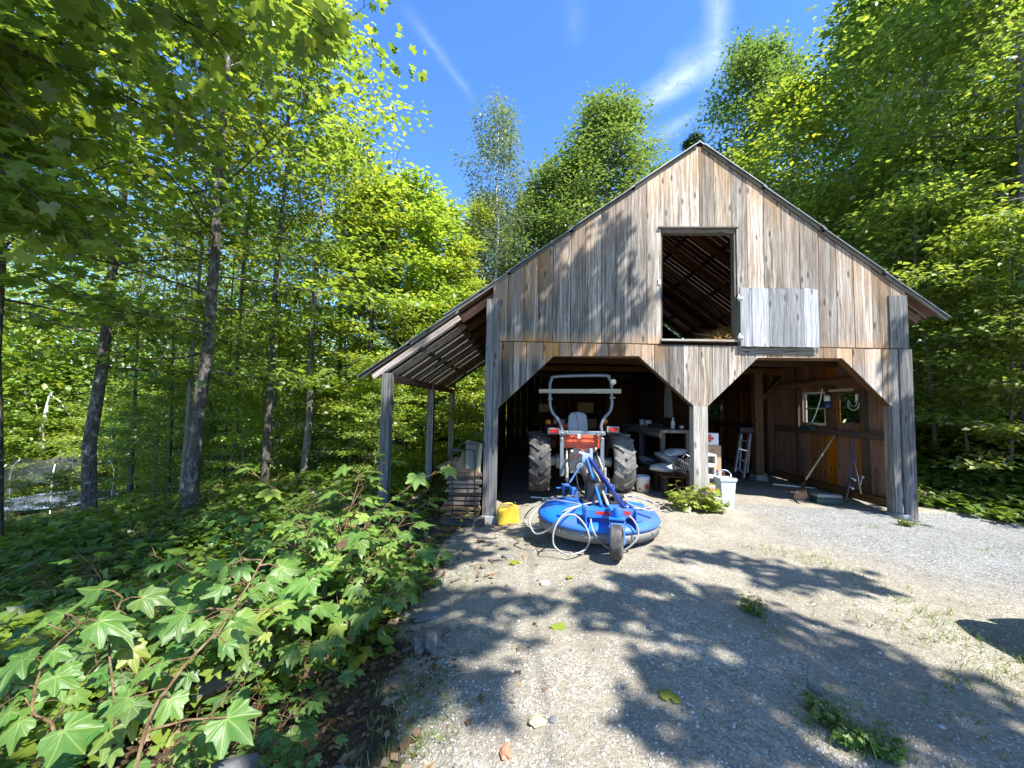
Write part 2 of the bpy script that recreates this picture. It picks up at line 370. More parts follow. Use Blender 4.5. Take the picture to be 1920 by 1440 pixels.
def np_mesh(name, V, Q, tint=None, uv=None):
    me = bpy.data.meshes.new(name); n = Q.shape[1]
    me.vertices.add(len(V)); me.vertices.foreach_set('co', np.ascontiguousarray(V, dtype=np.float32).ravel())
    me.loops.add(Q.size); me.loops.foreach_set('vertex_index', Q.ravel().astype(np.int32))
    me.polygons.add(len(Q)); me.polygons.foreach_set('loop_start', np.arange(0, Q.size, n, dtype=np.int32)); me.polygons.foreach_set('loop_total', np.full(len(Q), n, dtype=np.int32))
    if tint is not None:
        a = me.attributes.new('tint', 'FLOAT', 'FACE'); a.data.foreach_set('value', tint.astype(np.float32))
    if uv is not None:
        l = me.uv_layers.new(name='leaf'); l.data.foreach_set('uv', uv.astype(np.float32).ravel())
    me.update(calc_edges=True)
    return me
dw = drive_w(XX, YY)
pale = np.clip((XX - 3.6 - (5.2 - YY) * .35) / 1.6 + (vnoise(XX, YY, .9, 11) - .5) * .9, 0, 1) * np.clip((YY - 3.0) / 1.2, 0, 1) * (YY < 7.4)
green = np.clip(1 - dw, 0, 1) * np.clip((np.hypot(XX, YY) - 4) / 10, 0, 1)
gm = Mt('gravel_drive_and_forest_soil'); q = gm; p = q.pos()
a_d = q.attr('drive'); a_p = q.attr('pale'); 
vor = q.n('TexVoronoi', {'feature': 'F1'}, Vector=p, Scale=70.0); vc = q.sep(vor.outputs['Color'])[0]; vd = vor.outputs['Distance']
vor2 = q.n('TexVoronoi', {'feature': 'F1'}, Vector=p, Scale=26.0); vc2 = q.sep(vor2.outputs['Color'])[0]
n1 = q.noise(p, 1.1, 6, .65, .3); n2 = q.noise(p, 14, 6, .7); n3 = q.noise(p, 120, 3, .6)
grav = q.ramp(vc, [(0, (.13, .12, .098)), (.45, (.28, .256, .20)), (.8, (.42, .39, .315)), (1, (.58, .55, .47))])
grav = q.mix(q.ramp(vc2, [(.72, 0), (.8, .7)]), grav, (.40, .385, .34))
sand = q.mix(n3, (.195, .168, .124), (.385, .338, .255))
dr = q.mix(q.ramp(n2, [(.38, .25), (.6, .85)]), sand, grav)
dr = q.mix(q.ramp(n1, [(.42, .55), (.62, 0)]), dr, (.20, .175, .135))
gg = q.ramp(vc, [(0, (.10, .102, .10)), (.5, (.205, .208, .203)), (1, (.38, .38, .365))])
dr = q.mix(a_p, dr, q.mix(q.ramp(n2, [(.3, .25), (.7, 0)]), gg, (.19, .185, .17)))
soil = q.ramp(q.noise(p, 9, 7, .75, .3), [(.3, (.018, .013, .009)), (.5, (.06, .043, .03)), (.68, (.13, .10, .07))])
soil = q.mix(q.ramp(q.noise(p, 48, 4, .7), [(.56, 0), (.66, .7)]), soil, (.19, .15, .11))
gr = q.ramp(q.noise(p, 3.5, 6, .7), [(.35, (.02, .035, .008)), (.6, (.05, .09, .02))])
soil = q.mix(q.math('MULTIPLY', q.attr('green'), q.ramp(n1, [(.35, .2), (.6, 1)])), soil, gr)
q.col(q.mix(q.ramp(a_d, [(.3, 0), (.6, 1)]), soil, dr)); q.rough(.95); q.b.inputs['Specular IOR Level'].default_value = .12
q.bump(q.math('ADD', q.math('MULTIPLY', q.math('SUBTRACT', .6, vd), .6), q.math('ADD', n3, n2)), .8, .012)
gme = grid_mesh('ground', XX, YY, ZZ, {'drive': dw, 'pale': pale, 'green': green}); gme.materials.append(gm.m)
ground = bpy.data.objects.new('ground', gme); COL.objects.link(ground); tag(ground, kind='structure')

# ------------------------------------------------------------------ barn
YF, YB = 7.05, 14.6
pk = P(1310, 285, YF); XC, ZP = pk.x, pk.z
XL = P(908, 800, YF).x; XR = P(1706, 800, YF).x
SLL, SLR = .712, .752
def roofz(x): return ZP - (abs(x - XC) * (SLR if x > XC else SLL))
barn = thing('barn', (XC, YF, 0), 'weathered open fronted wooden barn with loft door and lean-to shelter', 'barn')
def piece(poly, x): # piecewise linear
    if x <= poly[0][0]: return poly[0][1]
    for (a, b), (c, d) in zip(poly, poly[1:]):
        if x <= c: return b + (d - b) * ((x - a) / (c - a) if c > a else 0)
    return poly[-1][1]
def strip(mb, x0, x1, low, high, y, th=.024, r=None):
    e = 1e-4
    def line(pl):
        xs = [x0 + e] + [a for a, _ in pl if x0 + 2 * e < a < x1 - 2 * e] + [x1 - e]
        return [(x, piece(pl, x)) for x in xs]
    lo = line(low); hi = line(high)
    if max(h - piece(low, x) for x, h in hi) < .02: return
    pts = lo + [(x, max(h, piece(low, x) + .001)) for x, h in hi[::-1]]
    mb.prism([(x, y - th, z) for x, z in pts], (0, th, 0), (0, 0, 1), r)
seamL = P(918, 639, YF); seamR = P(1690, 654, YF)
def zseam(x): return seamL.z + (seamR.z - seamL.z) * (x - seamL.x) / (seamR.x - seamL.x)
hl, hr_ = P(1238, 530, YF).x, P(1381, 530, YF).x; ht, hb_ = P(1310, 430, YF).z, P(1310, 637, YF).z
roofline = [(XL - .1, roofz(XL - .1) + .10), (XC, ZP + .10), (XR + .1, roofz(XR + .1) + .10)]
seamln = [(XL - 1, zseam(XL - 1)), (XR + 1, zseam(XR + 1))]
mb = MB(); rg = random.Random(3)
x = XL + .12
while x < XR - .02:
    w = rg.uniform(.25, .33); x1 = min(x + w, XR - .01)
    dy = rg.uniform(0, .006); r = rg.random()
    if x1 <= hl + .05 or x >= hr_ - .05:
        strip(mb, x, x1 - .009, seamln, roofline, YF - dy, r=r)
    else:                              # boards over the loft opening
        a, b = x, x1 - .006
        if a < hl: strip(mb, a, hl, seamln, roofline, YF - dy, r=r); a = hl
        if b > hr_: strip(mb, hr_, b, seamln, roofline, YF - dy, r=r); b = hr_
        strip(mb, a, b, [(XL, ht), (XR, ht - .01)], roofline, YF - dy, r=r)
    x = x1
gable = mb.build('gable_wall', W_GABLE, barn, bevel=.002)
# lower facing with the two chamfered bays
oL = [P(*a, YF) for a in ((932, 767), (1038, 668), (1197, 668), (1300, 762))]
oR = [P(*a, YF) for a in ((1326, 762), (1420, 671), (1578, 672), (1674, 766))]
low = [(XL, oL[0].z)] + [(a.x, a.z) for a in oL] + [(a.x, a.z) for a in oR] + [(XR, oR[3].z)]
mb = MB(); x = XL + .1; sm2 = [(a, b - .012) for a, b in seamln]
while x < XR - .02:
    x1 = min(x + rg.uniform(.2, .3), XR - .01)
    dy = rg.uniform(0, .006) + .012
    if P(1232, 650, YF).x < x < P(1385, 650, YF).x:
        strip(mb, x, x1 - .009, low, [(a, b + .0) for a, b in sm2], YF - dy + .02)
    else: strip(mb, x, x1 - .009, low, sm2, YF - dy + .02)
    x = x1
mb.build('door_header', W_GABLE, barn, bevel=.002)
def post(mb, xa, xb, z0, z1, y0, y1, r=None):
    mb.hexa([(xa, y0, z0), (xb, y0, z0), (xb, y1, z0), (xa, y1, z0), (xa, y0, z1), (xb, y0, z1), (xb, y1, z1), (xa, y1, z1)], (0, 0, 1), r)
# corner posts, centre post
mb = MB(); zl = P(918, 978, YF).z
post(mb, P(908, 800, YF).x, P(933, 800, YF).x, zl + .1, roofz(XL) - .06, YF - .045, YF + .14, .31)
mb.build('corner_post', W_GREY, barn, bevel=.006)
mb = MB(); post(mb, XL - .03, XL + .27, zl - .3, zl + .11, YF - .06, YF + .2); mb.build('footing', plain('concrete', (.34, .34, .32), .9, 0, .2, 12, ((.16, .15, .13), .6), bump=.4), barn, bevel=.015)
mb = MB(); zr = P(1706, 970, YF).z
post(mb, P(1687, 800, YF).x, P(1711, 800, YF).x, zr - .15, zseam(XR) - .01, YF - .045, YF - .012, .83)
post(mb, P(1664, 620, YF).x, P(1698, 620, YF).x, zseam(XR) + .005, roofz(XR) + .05, YF - .052, YF - .027, .57)
post(mb, P(1672, 800, YF).x, P(1686, 800, YF).x, zr + .06, zseam(XR) - .02, YF - .02, YF + .15, .2)
mb.build('corner_post', W_GREY, barn, bevel=.004)
mb = MB(); post(mb, XR - .34, XR - .12, zr - .2, zr + .055, YF - .1, YF + .15); mb.build('footing', bpy.data.materials['concrete'], barn, bevel=.012)
mb = MB(); cx0, cx1 = P(1299, 800, YF).x, P(1326, 800, YF).x; zc = oL[3].z
post(mb, cx0, cx1, -.12, zc + .0, YF - .03, YF + .15, .66)
mb.build('centre_post', W_PALE, barn, bevel=.005)
# inside: braces, header beams
def beams(name, lst, mat=W_BEAM, bev=.006):
    m = MB()
    for a in lst: m.beam(*a)
    return m.build(name, mat, barn, bevel=bev)
yb = YF + .10
for a, b in ((oL[0], oL[1]), (oL[3], oL[2]), (oR[0], oR[1]), (oR[3], oR[2])):
    d = (b - a).normalized(); nrm = Vector((-d.z, 0, d.x)); nrm = nrm if nrm.z > 0 else -nrm; off = nrm * .062
    beams('brace', [(Vector((a.x, yb, a.z)) + off - d * .1, Vector((b.x, yb, b.z)) + off + d * .05, .12, .12, tuple(nrm))])
zh = oL[1].z + .07
beams('header_beam', [((XL + .1, YF + .12, zh), (XR - .1, YF + .12, zh), .13, .13)])
# side, back walls: vertical boards; right wall has openings
XW = XR - .16
wins = [(P(1349, 765, 1).x, None)]
def wy(px): return XP(px, 770, XW).y
openR = [(wy(1550), wy(1509), P(1530, 797, wy(1530)).z, P(1530, 735, wy(1530)).z), (wy(1617), wy(1571), P(1594, 797, wy(1594)).z, P(1594, 733, wy(1594)).z), (13.3, 14.1, 1.35, 2.0)]
def side_wall(xw, x2, opens, z0, ztop, y0, y1, name, mat):
    m = MB(); y = y0
    while y < y1:
        ya = min(y + rg.uniform(.22, .32), y1); g = .004
        cuts = [o for o in opens if o[0] < ya - .01 and o[1] > y + .01]
        segs = [(z0, ztop)] if not cuts else [(z0, cuts[0][2]), (cuts[0][3], ztop)]
        r = rg.random()
        for za, zb in segs:
            post(m, min(xw, x2), max(xw, x2), za, zb, y, ya - g, r)
        y = ya
    return m.build(name, mat, barn)
side_wall(XW, XW + .03, openR, .03, roofz(XW) - .12, YF + .1, YB, 'side_wall', W_SIDE)
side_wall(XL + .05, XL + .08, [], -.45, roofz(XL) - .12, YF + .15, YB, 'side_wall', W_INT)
mb = MB(); x = XL + .1
while x < XR - .1:
    x1 = min(x + rg.uniform(.22, .3), XR - .1)
    strip(mb, x, x1 - .004, [(XL, -.3), (XR, -.3)], [(a, b - .2) for a, b in roofline], YB); x = x1
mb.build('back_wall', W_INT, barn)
# girts on the right wall, sill, posts
zs0, zs1 = 1.27, 2.33
beams('girt', [((XW - .05, YF + .16, zs0), (XW - .05, YB - .05, zs0 - .02), .09, .14)])
beams('girt', [((XW - .05, YF + .16, zs1), (XW - .05, YB - .05, zs1 - .03), .09, .12)])
beams('sill_beam', [((XW - .07, YF + .16, .10), (XW - .07, YB - .05, .10), .13, .15)])
m = MB(); ipx = P(1421, 800, 10.2).x
post(m, ipx - .1, ipx + .1, .08, 2.75, 10.12, 10.3); post(m, ipx + .36, ipx + .5, .1, 2.7, 10.35, 10.5)
m.beam((ipx + .05, 10.2, 1.95), (ipx + .75, 10.2, 2.66), .12, .12); m.build('inner_post', W_BEAM, barn, bevel=.006)
m = MB(); post(m, ipx - .14, ipx + .14, -.1, .085, 10.05, 10.35); m.build('footing', bpy.data.materials['concrete'], barn, bevel=.012)
m = MB()
post(m, XW - .1, XW, zs0 + .07, zs1 - .06, wy(1563) - .09, wy(1563) + .09); m.build('stud', W_BEAM, barn, bevel=.004)
for yy in (wy(1500), wy(1625), 12.0, 13.2):
    m = MB(); post(m, XW - .085, XW, .175, roofz(XW) - .2, yy - .05, yy + .05); m.build('stud', W_BEAM, barn, bevel=.004)
GLASS = Mt('window_glass'); GLASS.b.inputs['Transmission Weight'].default_value = 1; GLASS.col((.9, .95, .92)); GLASS.rough(.03); GLASS.b.inputs['IOR'].default_value = 1.45
WHITE_P = plain('old_white_paint', (.62, .60, .55), .6, 0, .15, 20, ((.3, .27, .2), .5))
def window(ya, yb_, za, zb, mat):
    m = MB(); t = .045
    for a in ((ya, ya + t, za, zb), (yb_ - t, yb_, za, zb)): post(m, XW - .02, XW + .025, a[2], a[3], a[0], a[1])
    for a in ((za, za + t), (zb - t, zb), ((za + zb) / 2 - .012, (za + zb) / 2 + .012)): post(m, XW - .018, XW + .023, a[0], a[1], ya + t, yb_ - t)
    f = m.build('window', mat, barn, bevel=.003)
    m = MB(); post(m, XW + .003, XW + .007, za + t, zb - t, ya + t, yb_ - t); m.build('pane', GLASS.m, f)
window(*openR[0], WHITE_P); window(*openR[1], W_BEAM); window(*openR[2], W_BEAM)
# partition wall down the middle, behind the centre post
m = MB(); y = 7.7
while y < 12.5:
    ya = y + rg.uniform(.2, .3); post(m, 3.42, 3.445, .02, 2.75, y, ya - .004); y = ya
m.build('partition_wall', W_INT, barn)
# loft floor + joists
zf = 2.90
m = MB(); y = YF + .06
while y < YB - .1:
    ya = y + rg.uniform(.2, .28); m.box(((XL + XR) / 2, (y + ya) / 2, zf + .02), (XR - XL - .3, ya - y - .004, .03), g=(1, 0, 0)); y = ya
m.build('loft_floor', W_BEAM, barn)
for i in range(14):
    xx = XL + .4 + i * .53
    if abs(xx - 3.43) < .06: xx += .12
    m = MB(); m.box((xx, (YF + YB) / 2 + .1, zf - .06), (.05, YB - YF - .5, .12), g=(0, 1, 0)); m.build('joist', W_BEAM, barn)
for yy in (8.4, 10.2, 12.4): beams('cross_beam', [((XL + .12, yy, zf - .19), (XR - .2, yy, zf - .19), .13, .14)])
# loft opening trim + loft door
m = MB()
post(m, hl - .0, hl + .035, hb_, ht, YF - .0, YF + .12); post(m, hr_ - .04, hr_, hb_, ht, YF - .004, YF + .12)
m.box(((hl + hr_) / 2, YF + .055, ht - .035), (hr_ - hl - .08, .12, .06)); 
m.build('door_frame', W_OLD, barn, bevel=.003)
m = MB(); m.box(((hl + hr_) / 2, YF - .01, hb_ - .02), (hr_ - hl + .02, .12, .035)); m.build('door_sill', W_PALE, barn, bevel=.004); m = MB(); m.box(((hl + hr_) / 2 - .02, YF - .045, ht + .012), (hr_ - hl + .06, .05, .03)); m.build('drip_board', W_OLD, barn, bevel=.004)
dA, dB = P(1388, 595, YF - .09), P(1535, 595, YF - .09); dzt, dzb = P(1460, 539, YF - .09).z, P(1460, 650, YF - .09).z
m = MB(); n = 5; xs = [dA.x + (dB.x - dA.x) * t for t in (0, .15, .37, .59, .81, 1)]
for i in range(5):
    m.hexa([(xs[i], YF - .1, dzb), (xs[i + 1] - .005, YF - .1, dzb - .01), (xs[i + 1] - .005, YF - .075, dzb - .01), (xs[i], YF - .075, dzb), (xs[i], YF - .1, dzt), (xs[i + 1] - .005, YF - .1, dzt - .02 - .005 * i), (xs[i + 1] - .005, YF - .075, dzt - .02 - .005 * i), (xs[i], YF - .075, dzt)], (0, 0, 1))
for zz in (dzb + .2, dzt - .22): m.box(((dA.x + dB.x) / 2, YF - .055, zz), (dB.x - dA.x - .1, .036, .12))
door = m.build('loft_door', W_DOOR, barn, bevel=.003)
RUST = plain('rusty_iron', (.12, .075, .05), .8, .5, .4, 20, ((.2, .09, .04), .5))
IRON = plain('dark_iron', (.05, .05, .052), .5, .7, .3, 15, ((.12, .07, .04), .5))
for zz in (dzb + .16, dzt - .2):
    m = MB(); m.box((dA.x - .005, YF - .106, zz), (.10, .01, .045)); m.tube([(dA.x - .03, YF - .11, zz - .06), (dA.x - .03, YF - .11, zz + .06)], .014); m.build('hinge', plain('zinc_plated_steel', (.6, .6, .6), .4, .6) if 'zinc_plated_steel' not in bpy.data.materials else bpy.data.materials['zinc_plated_steel'], door)
ZINC = bpy.data.materials['zinc_plated_steel']
m = MB(); m.box((hl - .03, YF - .035, (hb_ + ht) / 2 + .02), (.05, .02, .09)); m.build('latch', ZINC, barn)
# roof: rafters, purlins, sheathing boards laid down the slope with gaps, metal edge
FIBRE = Mt('milky_fibreglass_sheet'); _t = FIBRE.n('BsdfTranslucent', None, Color=(.34, .34, .33)); _m = FIBRE.n('MixShader', None, i0=.5, i1=_t.outputs[0], i2=FIBRE.b.outputs[0]); FIBRE.col((.42, .42, .41)); FIBRE.t.links.new(_m.outputs[0], FIBRE.o.inputs['Surface'])
FIBRE2 = Mt('brighter_fibreglass_sheet'); _t = FIBRE2.n('BsdfTranslucent', None, Color=(.72, .72, .70)); _m = FIBRE2.n('MixShader', None, i0=.6, i1=_t.outputs[0], i2=FIBRE2.b.outputs[0]); FIBRE2.col((.5, .5, .49)); FIBRE2.t.links.new(_m.outputs[0], FIBRE2.o.inputs['Surface'])  # brighter copy of the sheet, so the lean-to gaps look more lit
def roof_side(sg, xe, y0, y1, z_off=0.0, xs=None, tag_='roof', gap=.034, mat=None, raf=(1.0, .135), sheet=None):
    xs = XC if xs is None else xs
    SL = SLR if sg > 0 else SLL; nrm = Vector((sg * SL, 0, 1)).normalized()
    def pt(x, y, d): return Vector((x, y, roofz(x) + z_off)) + nrm * d
    m = MB(); y = y0
    while y < y1 - .02:
        w = rg.uniform(.17, .23); ya = min(y + w, y1); y2 = ya + (raf[2] if len(raf) > 2 else 0)
        dx = rg.uniform(-.03, .03)
        m.beam(pt(xs, (y + ya) / 2, .105), pt(xe + sg * dx, (y + ya) / 2, .105), ya - y - gap * rg.uniform(.3, 1.5), .012, nrm); y = y2
    mat = mat or W_RAFT; roof = m.build(tag_, mat, barn)
    m = MB(); m.beam(pt(xs, (y0 + y1) / 2, .122), pt(xe, (y0 + y1) / 2, .122), y1 - y0 - .02, .004, nrm); m.build('added_roof_sheet', (sheet or FIBRE).m, roof)  # translucent sheet added over the boards; sun through it brightens the gaps
    n = max(2, int(abs(xe - xs) / .62))
    for i in range(n + 1):
        x = xs + (xe - xs) * (i + .15) / (n + .3)
        m = MB(); m.beam(pt(x, y0 + .26, .066), pt(x, y1 - .06, .066), .09, .05, nrm); m.build('purlin', mat, roof)
    y = y0 + (.25 if tag_ == 'roof' else .04); i = 0
    while y < y1:
        m = MB(); m.beam(pt(xs + sg * .03, y, .04 - raf[1] / 2), pt(xe - sg * (.06), y, .04 - raf[1] / 2), .05, raf[1], nrm); m.build('rafter', mat, roof); y += raf[0] if i else raf[0] * .9; i += 1
    m = MB()                                  # corrugated metal sheets capping the front edge and the eave
    k = 7
    L = (Vector((xe, 0, roofz(xe))) - Vector((xs, 0, roofz(xs)))).length; ns = max(2, int(L / 1.1))
    for i in range(ns):
        a = xs + (xe + sg * .06 - xs) * i / ns; b = xs + (xe + sg * .06 - xs) * (i + 1) / ns + sg * .05
        m.beam(pt(a, y0 + .03, .135 - .006), pt(b, y0 + .03, .135 + .012), .17, .012, nrm)
        m.beam(pt(a, y0 - .010, .105), pt(b, y0 - .010, .112), .012, .06, nrm, m=1)
    m.build('metal_edge', [METAL, W_OLD], roof)
    return roof
rR = roof_side(1, P(1768, 612, YF).x - .14, YF - .032, YB + .3)
rL = roof_side(-1, P(845, 604, YF).x + .08, YF - .032, YB + .3)
m = MB(); m.beam((XC - .09, YF - .06, ZP + .1), (XC - .09, YB + .3, ZP + .1), .26, .012, (-SLL, 0, 1)); m.beam((XC + .09, YF - .06, ZP + .1), (XC + .09, YB + .3, ZP + .1), .26, .012, (SLR, 0, 1)); m.build('ridge_cap', METAL, barn)
# lean-to on the left
leX = P(685, 727, YF).x + .08
rT = roof_side(-1, leX, YF - .05, 13.9, z_off=-.05, xs=P(845, 604, YF).x + .2, tag_='lean_to_roof', gap=.02, mat=W_LEAN, raf=(.8, .09, .17), sheet=FIBRE2)
m = MB(); 
def ltz(x): return roofz(x) - .05
px = P(723, 800, YF).x
for i, (yy, xx) in enumerate(((YF + .03, px), (10.5, P(807, 800, 10.5).x), (13.7, P(847, 780, 13.7).x))):
    m = MB(); g0 = hg(xx, yy); post(m, xx - .085, xx + .085, g0 - .2, ltz(xx) - .12, yy - .085, yy + .085); m.build('shelter_post', W_GREY, barn, bevel=.008)
beams('shelter_beam', [((px, YF + .0, ltz(px) - .19), (P(847, 780, 13.7).x, 13.8, ltz(px) - .19), .1, .14)], W_RAFT)
# ------------------------------------------------------------------ paints
BLUE = plain('blue_machine_paint', (.012, .155, .62), .38, 0, .25, 4, ((.11, .115, .115), .8))
BLUE_D = plain('dark_blue_paint', (.015, .03, .20), .4, 0, .3, 8, ((.05, .05, .06), .5))
GREYBAND = plain('scuffed_grey_steel', (.26, .26, .25), .55, .3, .25, 7, ((.13, .11, .09), .6))
RUBBER = plain('tyre_rubber', (.030, .030, .031), .75, 0, .3, 14, ((.17, .155, .13), .75), bump=.2)
RUBBER_PALE = plain('paler_tyre_rubber', (.10, .098, .09), .85, 0, .3, 10, ((.30, .28, .24), .8), bump=.2)  # paler rubber, used on the right rear tyre alone
RIMP = plain('rusty_rim_paint', (.20, .10, .055), .7, .1, .35, 12, ((.10, .05, .03), .6))
ORANGE = plain('orange_tractor_paint', (.60, .09, .03), .4, 0, .15, 6, ((.22, .05, .03), .5))
MAROON = plain('dark_red_paint', (.07, .012, .01), .4, 0, .2, 6)
STEELG = plain('blue_grey_steel', (.18, .21, .24), .45, .3, .2, 9, ((.1, .09, .08), .4))
DARK = plain('black_plastic', (.018, .018, .02), .45, 0, .3, 10, ((.08, .075, .07), .4))
SEATM = plain('worn_grey_vinyl', (.30, .33, .36), .6, 0, .12, 5, ((.16, .17, .18), .5))
OILY = plain('oily_cast_iron', (.42, .40, .35), .55, .5, .35, 18, ((.07, .06, .05), .7))
WHITEP = plain('white_plastic', (.66, .67, .68), .4, 0, .06, 6, ((.42, .40, .36), .4))
GREYP = plain('pale_grey_plastic', (.45, .51, .57), .4, 0, .06, 6, ((.40, .42, .44), .35))
REDP = plain('red_plastic', (.52, .03, .025), .35, 0, .1, 6)
AMBER = plain('amber_lens', (.62, .20, .02), .2, 0, .1, 6)
LENS = plain('red_lens', (.40, .012, .012), .15, 0, .2, 30)
YELLOW = plain('yellow_plastic', (.62, .40, .035), .42, 0, .1, 5, ((.30, .20, .06), .5))
HOSEM = plain('pale_hose_rubber', (.30, .295, .28), .5, 0, .12, 7, ((.26, .24, .21), .5))
CARD = plain('brown_cardboard', (.38, .25, .14), .85, 0, .1, 9)
BLOCKM = plain('concrete_block', (.50, .49, .46), .92, 0, .15, 18, ((.33, .31, .28), .5), bump=.5)
BRICK = plain('clay_brick', (.42, .15, .08), .9, 0, .25, 20, ((.5, .42, .34), .4), bump=.4)
ALU = plain('brushed_aluminium', (.62, .63, .64), .35, .8, .1, 12, ((.3, .29, .28), .3))
BAGM = plain('printed_feed_bag', (.42, .42, .40), .6, 0, .3, 5, ((.14, .12, .04), .95))
BAGD = plain('dark_feed_bag', (.13, .135, .15), .55, 0, .3, 6, ((.5, .5, .48), .8))
GREENP = plain('dark_green_plastic', (.02, .06, .045), .4, 0, .2, 6)
STONE = plain('lichened_field_stone', (.13, .135, .135), .9, 0, .4, 5, ((.24, .245, .22), .6), bump=.6)
def arc(c, r, a0, a1, n, ux, uy): return [Vector(c) + Vector(ux) * math.cos(a0 + (a1 - a0) * i / n) * r + Vector(uy) * math.sin(a0 + (a1 - a0) * i / n) * r for i in range(n + 1)]
def cat(pts, n=6):
    out = []; Q = [pts[0]] + list(pts) + [pts[-1]]
    for i in range(1, len(Q) - 2):
        p0, p1, p2, p3 = Q[i - 1:i + 3]
        for j in range(n):
            t = j / n; out.append(.5 * ((2 * p1) + (p2 - p0) * t + (2 * p0 - 5 * p1 + 4 * p2 - p3) * t * t + (3 * p1 - p0 - 3 * p2 + p3) * t ** 3))
    return out + [pts[-1]]
def rotz(a): return Matrix.Rotation(a, 3, 'Z')
# ------------------------------------------------------------------ tractor, seen from behind
TX, TY = 1.17, 8.12
tr = thing('tractor', (TX, TY, 0), 'old orange farm tractor parked tail-out in the left bay, plank on its roll bar', 'tractor')
def wheel(c, R, w, rr_, lugs, side, lugmat, rimmat, par):
    m = MB(); c = Vector(c)
    m.lathe([(rr_, -w * .40), (R * .80, -w * .52), (R * .93, -w * .48), (R * .965, -w * .3), (R * .97, 0), (R * .965, w * .3), (R * .93, w * .48), (R * .80, w * .52), (rr_, w * .40)], c, (1, 0, 0), 40)
    m.lathe([(rr_, -w * .4), (rr_ - .015, -w * .3), (rr_ - .015, w * .3), (rr_, w * .4)], c, (1, 0, 0), 40)
    for i in range(lugs):
        for s in (-1, 1):
            a0 = 2 * PI * (i + (.5 if s > 0 else 0)) / lugs; pts = []
            for f in (0, .5, 1):
                a = a0 + f * .30; x = s * w * (.02 + .48 * f); rad = R * (.985 - .05 * f * f)
                pts.append(c + Vector((x, -math.cos(a) * rad, math.sin(a) * rad)))
            for p_, q_ in zip(pts, pts[1:]):
                mid = (p_ + q_) / 2 - c; m.beam(p_, q_, .05, .06, (0, mid.y, mid.z), .5)
    wh = thing_part('wheel', par); t = m.build('tyre', lugmat, wh)
    m = MB(); m.lathe([(0.0, side * -.02), (.09, side * -.02), (.10, side * .04), (rr_ * .75, side * .09), (rr_ * .86, side * .02), (rr_ - .012, side * -.0), (rr_ + .004, side * -w * .38), (rr_ + .02, side * -w * .40)], c, (1, 0, 0), 32)
    for i in range(6): a = 2 * PI * i / 6; m.lathe([(.016, 0), (.016, .05), (0, .05)], c + Vector((side * -.06, math.cos(a) * .07, math.sin(a) * .07)), (1, 0, 0), 6)
    m.build('rim', rimmat, wh)
    return wh
def thing_part(name, par):
    o = bpy.data.objects.new(name, None); COL.objects.link(o); o.parent = par; return o
wheel((.36, TY, .595), .585, .40, .31, 13, 1, RUBBER, RIMP, tr)
wheel((1.99, TY, .595), .585, .40, .31, 13, 1, RUBBER_PALE, RIMP, tr)
wheel((.55, 10.1, .34), .34, .2, .19, 10, 1, RUBBER, RIMP, tr); wheel((1.8, 10.1, .34), .34, .2, .19, 10, 1, RUBBER, RIMP, tr)
m = MB(); m.tube([(.4, TY, .6), (.75, TY, .6)], .1, 12); m.tube([(1.95, TY, .6), (1.6, TY, .6)], .1, 12); m.tube([(.7, TY, .6), (1.65, TY, .6)], .15, 14); m.box((TX, TY + .1, .62), (.42, .6, .46)); m.tube([(TX, TY - .3, .52), (TX, TY - .12, .52)], .09, 12); m.tube([(TX, TY - .42, .5), (TX, TY - .2, .5)], .035, 10)
m.box((TX, TY + 1.1, .55), (.35, 1.6, .35)); m.tube([(.55, 10.1, .36), (1.8, 10.1, .36)], .06, 8); m.build('axle_housing', OILY, tr, bevel=.01)
m = MB()                                        # rear panel, fenders, bonnet
a, b = P(1055, 815, 7.72), P(1124, 841, 7.72); m.box(((a.x + b.x) / 2, 7.80, (a.z + b.z) / 2), (b.x - a.x, .16, a.z - b.z)); m.box(((a.x + b.x) / 2, 7.715, (a.z + b.z) / 2 - .0), (b.x - a.x - .04, .02, .03)); m.box(((a.x + b.x) / 2, 7.715, a.z - .04), (b.x - a.x - .02, .016, .05))
m.build('rear_panel', ORANGE, tr, bevel=.012)
for s, x in ((-1, .62), (1, 1.72)):
    m = MB(); pts = []
    for i in range(9):
        th = .95 + i * (PI - 1.2) / 8; pts.append((math.cos(th) * -.72, math.sin(th) * .72))
    for (y1, z1), (y2, z2) in zip(pts, pts[1:]):
        m.beam((x - s * .0, TY + y1, .62 + z1), (x, TY + y2, .62 + z2), .30, .012, (0, (y1 + y2) / 2, (z1 + z2) / 2))
    m.build('fender', MAROON, tr, bevel=.004)
m = MB(); m.box((TX, 9.75, 1.02), (.62, 1.5, .5)); m.box((TX, 9.05, 1.12), (.66, .18, .42)); m.build('bonnet', ORANGE, tr, bevel=.04)
m = MB(); sx0, sx1 = P(1064, 790, 8.05).x, P(1102, 790, 8.05).x; zt, zb = P(1083, 772, 8.05).z, P(1083, 812, 8.05).z
pr = [(sx0 + .02, zb), (sx0, zb + .12), (sx0 + .02, zt - .09), (sx0 + .07, zt - .02), ((sx0 + sx1) / 2, zt), (sx1 - .07, zt - .02), (sx1 - .02, zt - .09), (sx1, zb + .12), (sx1 - .02, zb)]
m.prism([(x, 8.02, z) for x, z in pr], (0, .09, 0), (1, 0, 0)); m.box(((sx0 + sx1) / 2, 8.28, zb + .02), (sx1 - sx0 + .06, .45, .1)); m.build('seat', SEATM, tr, bevel=.03)
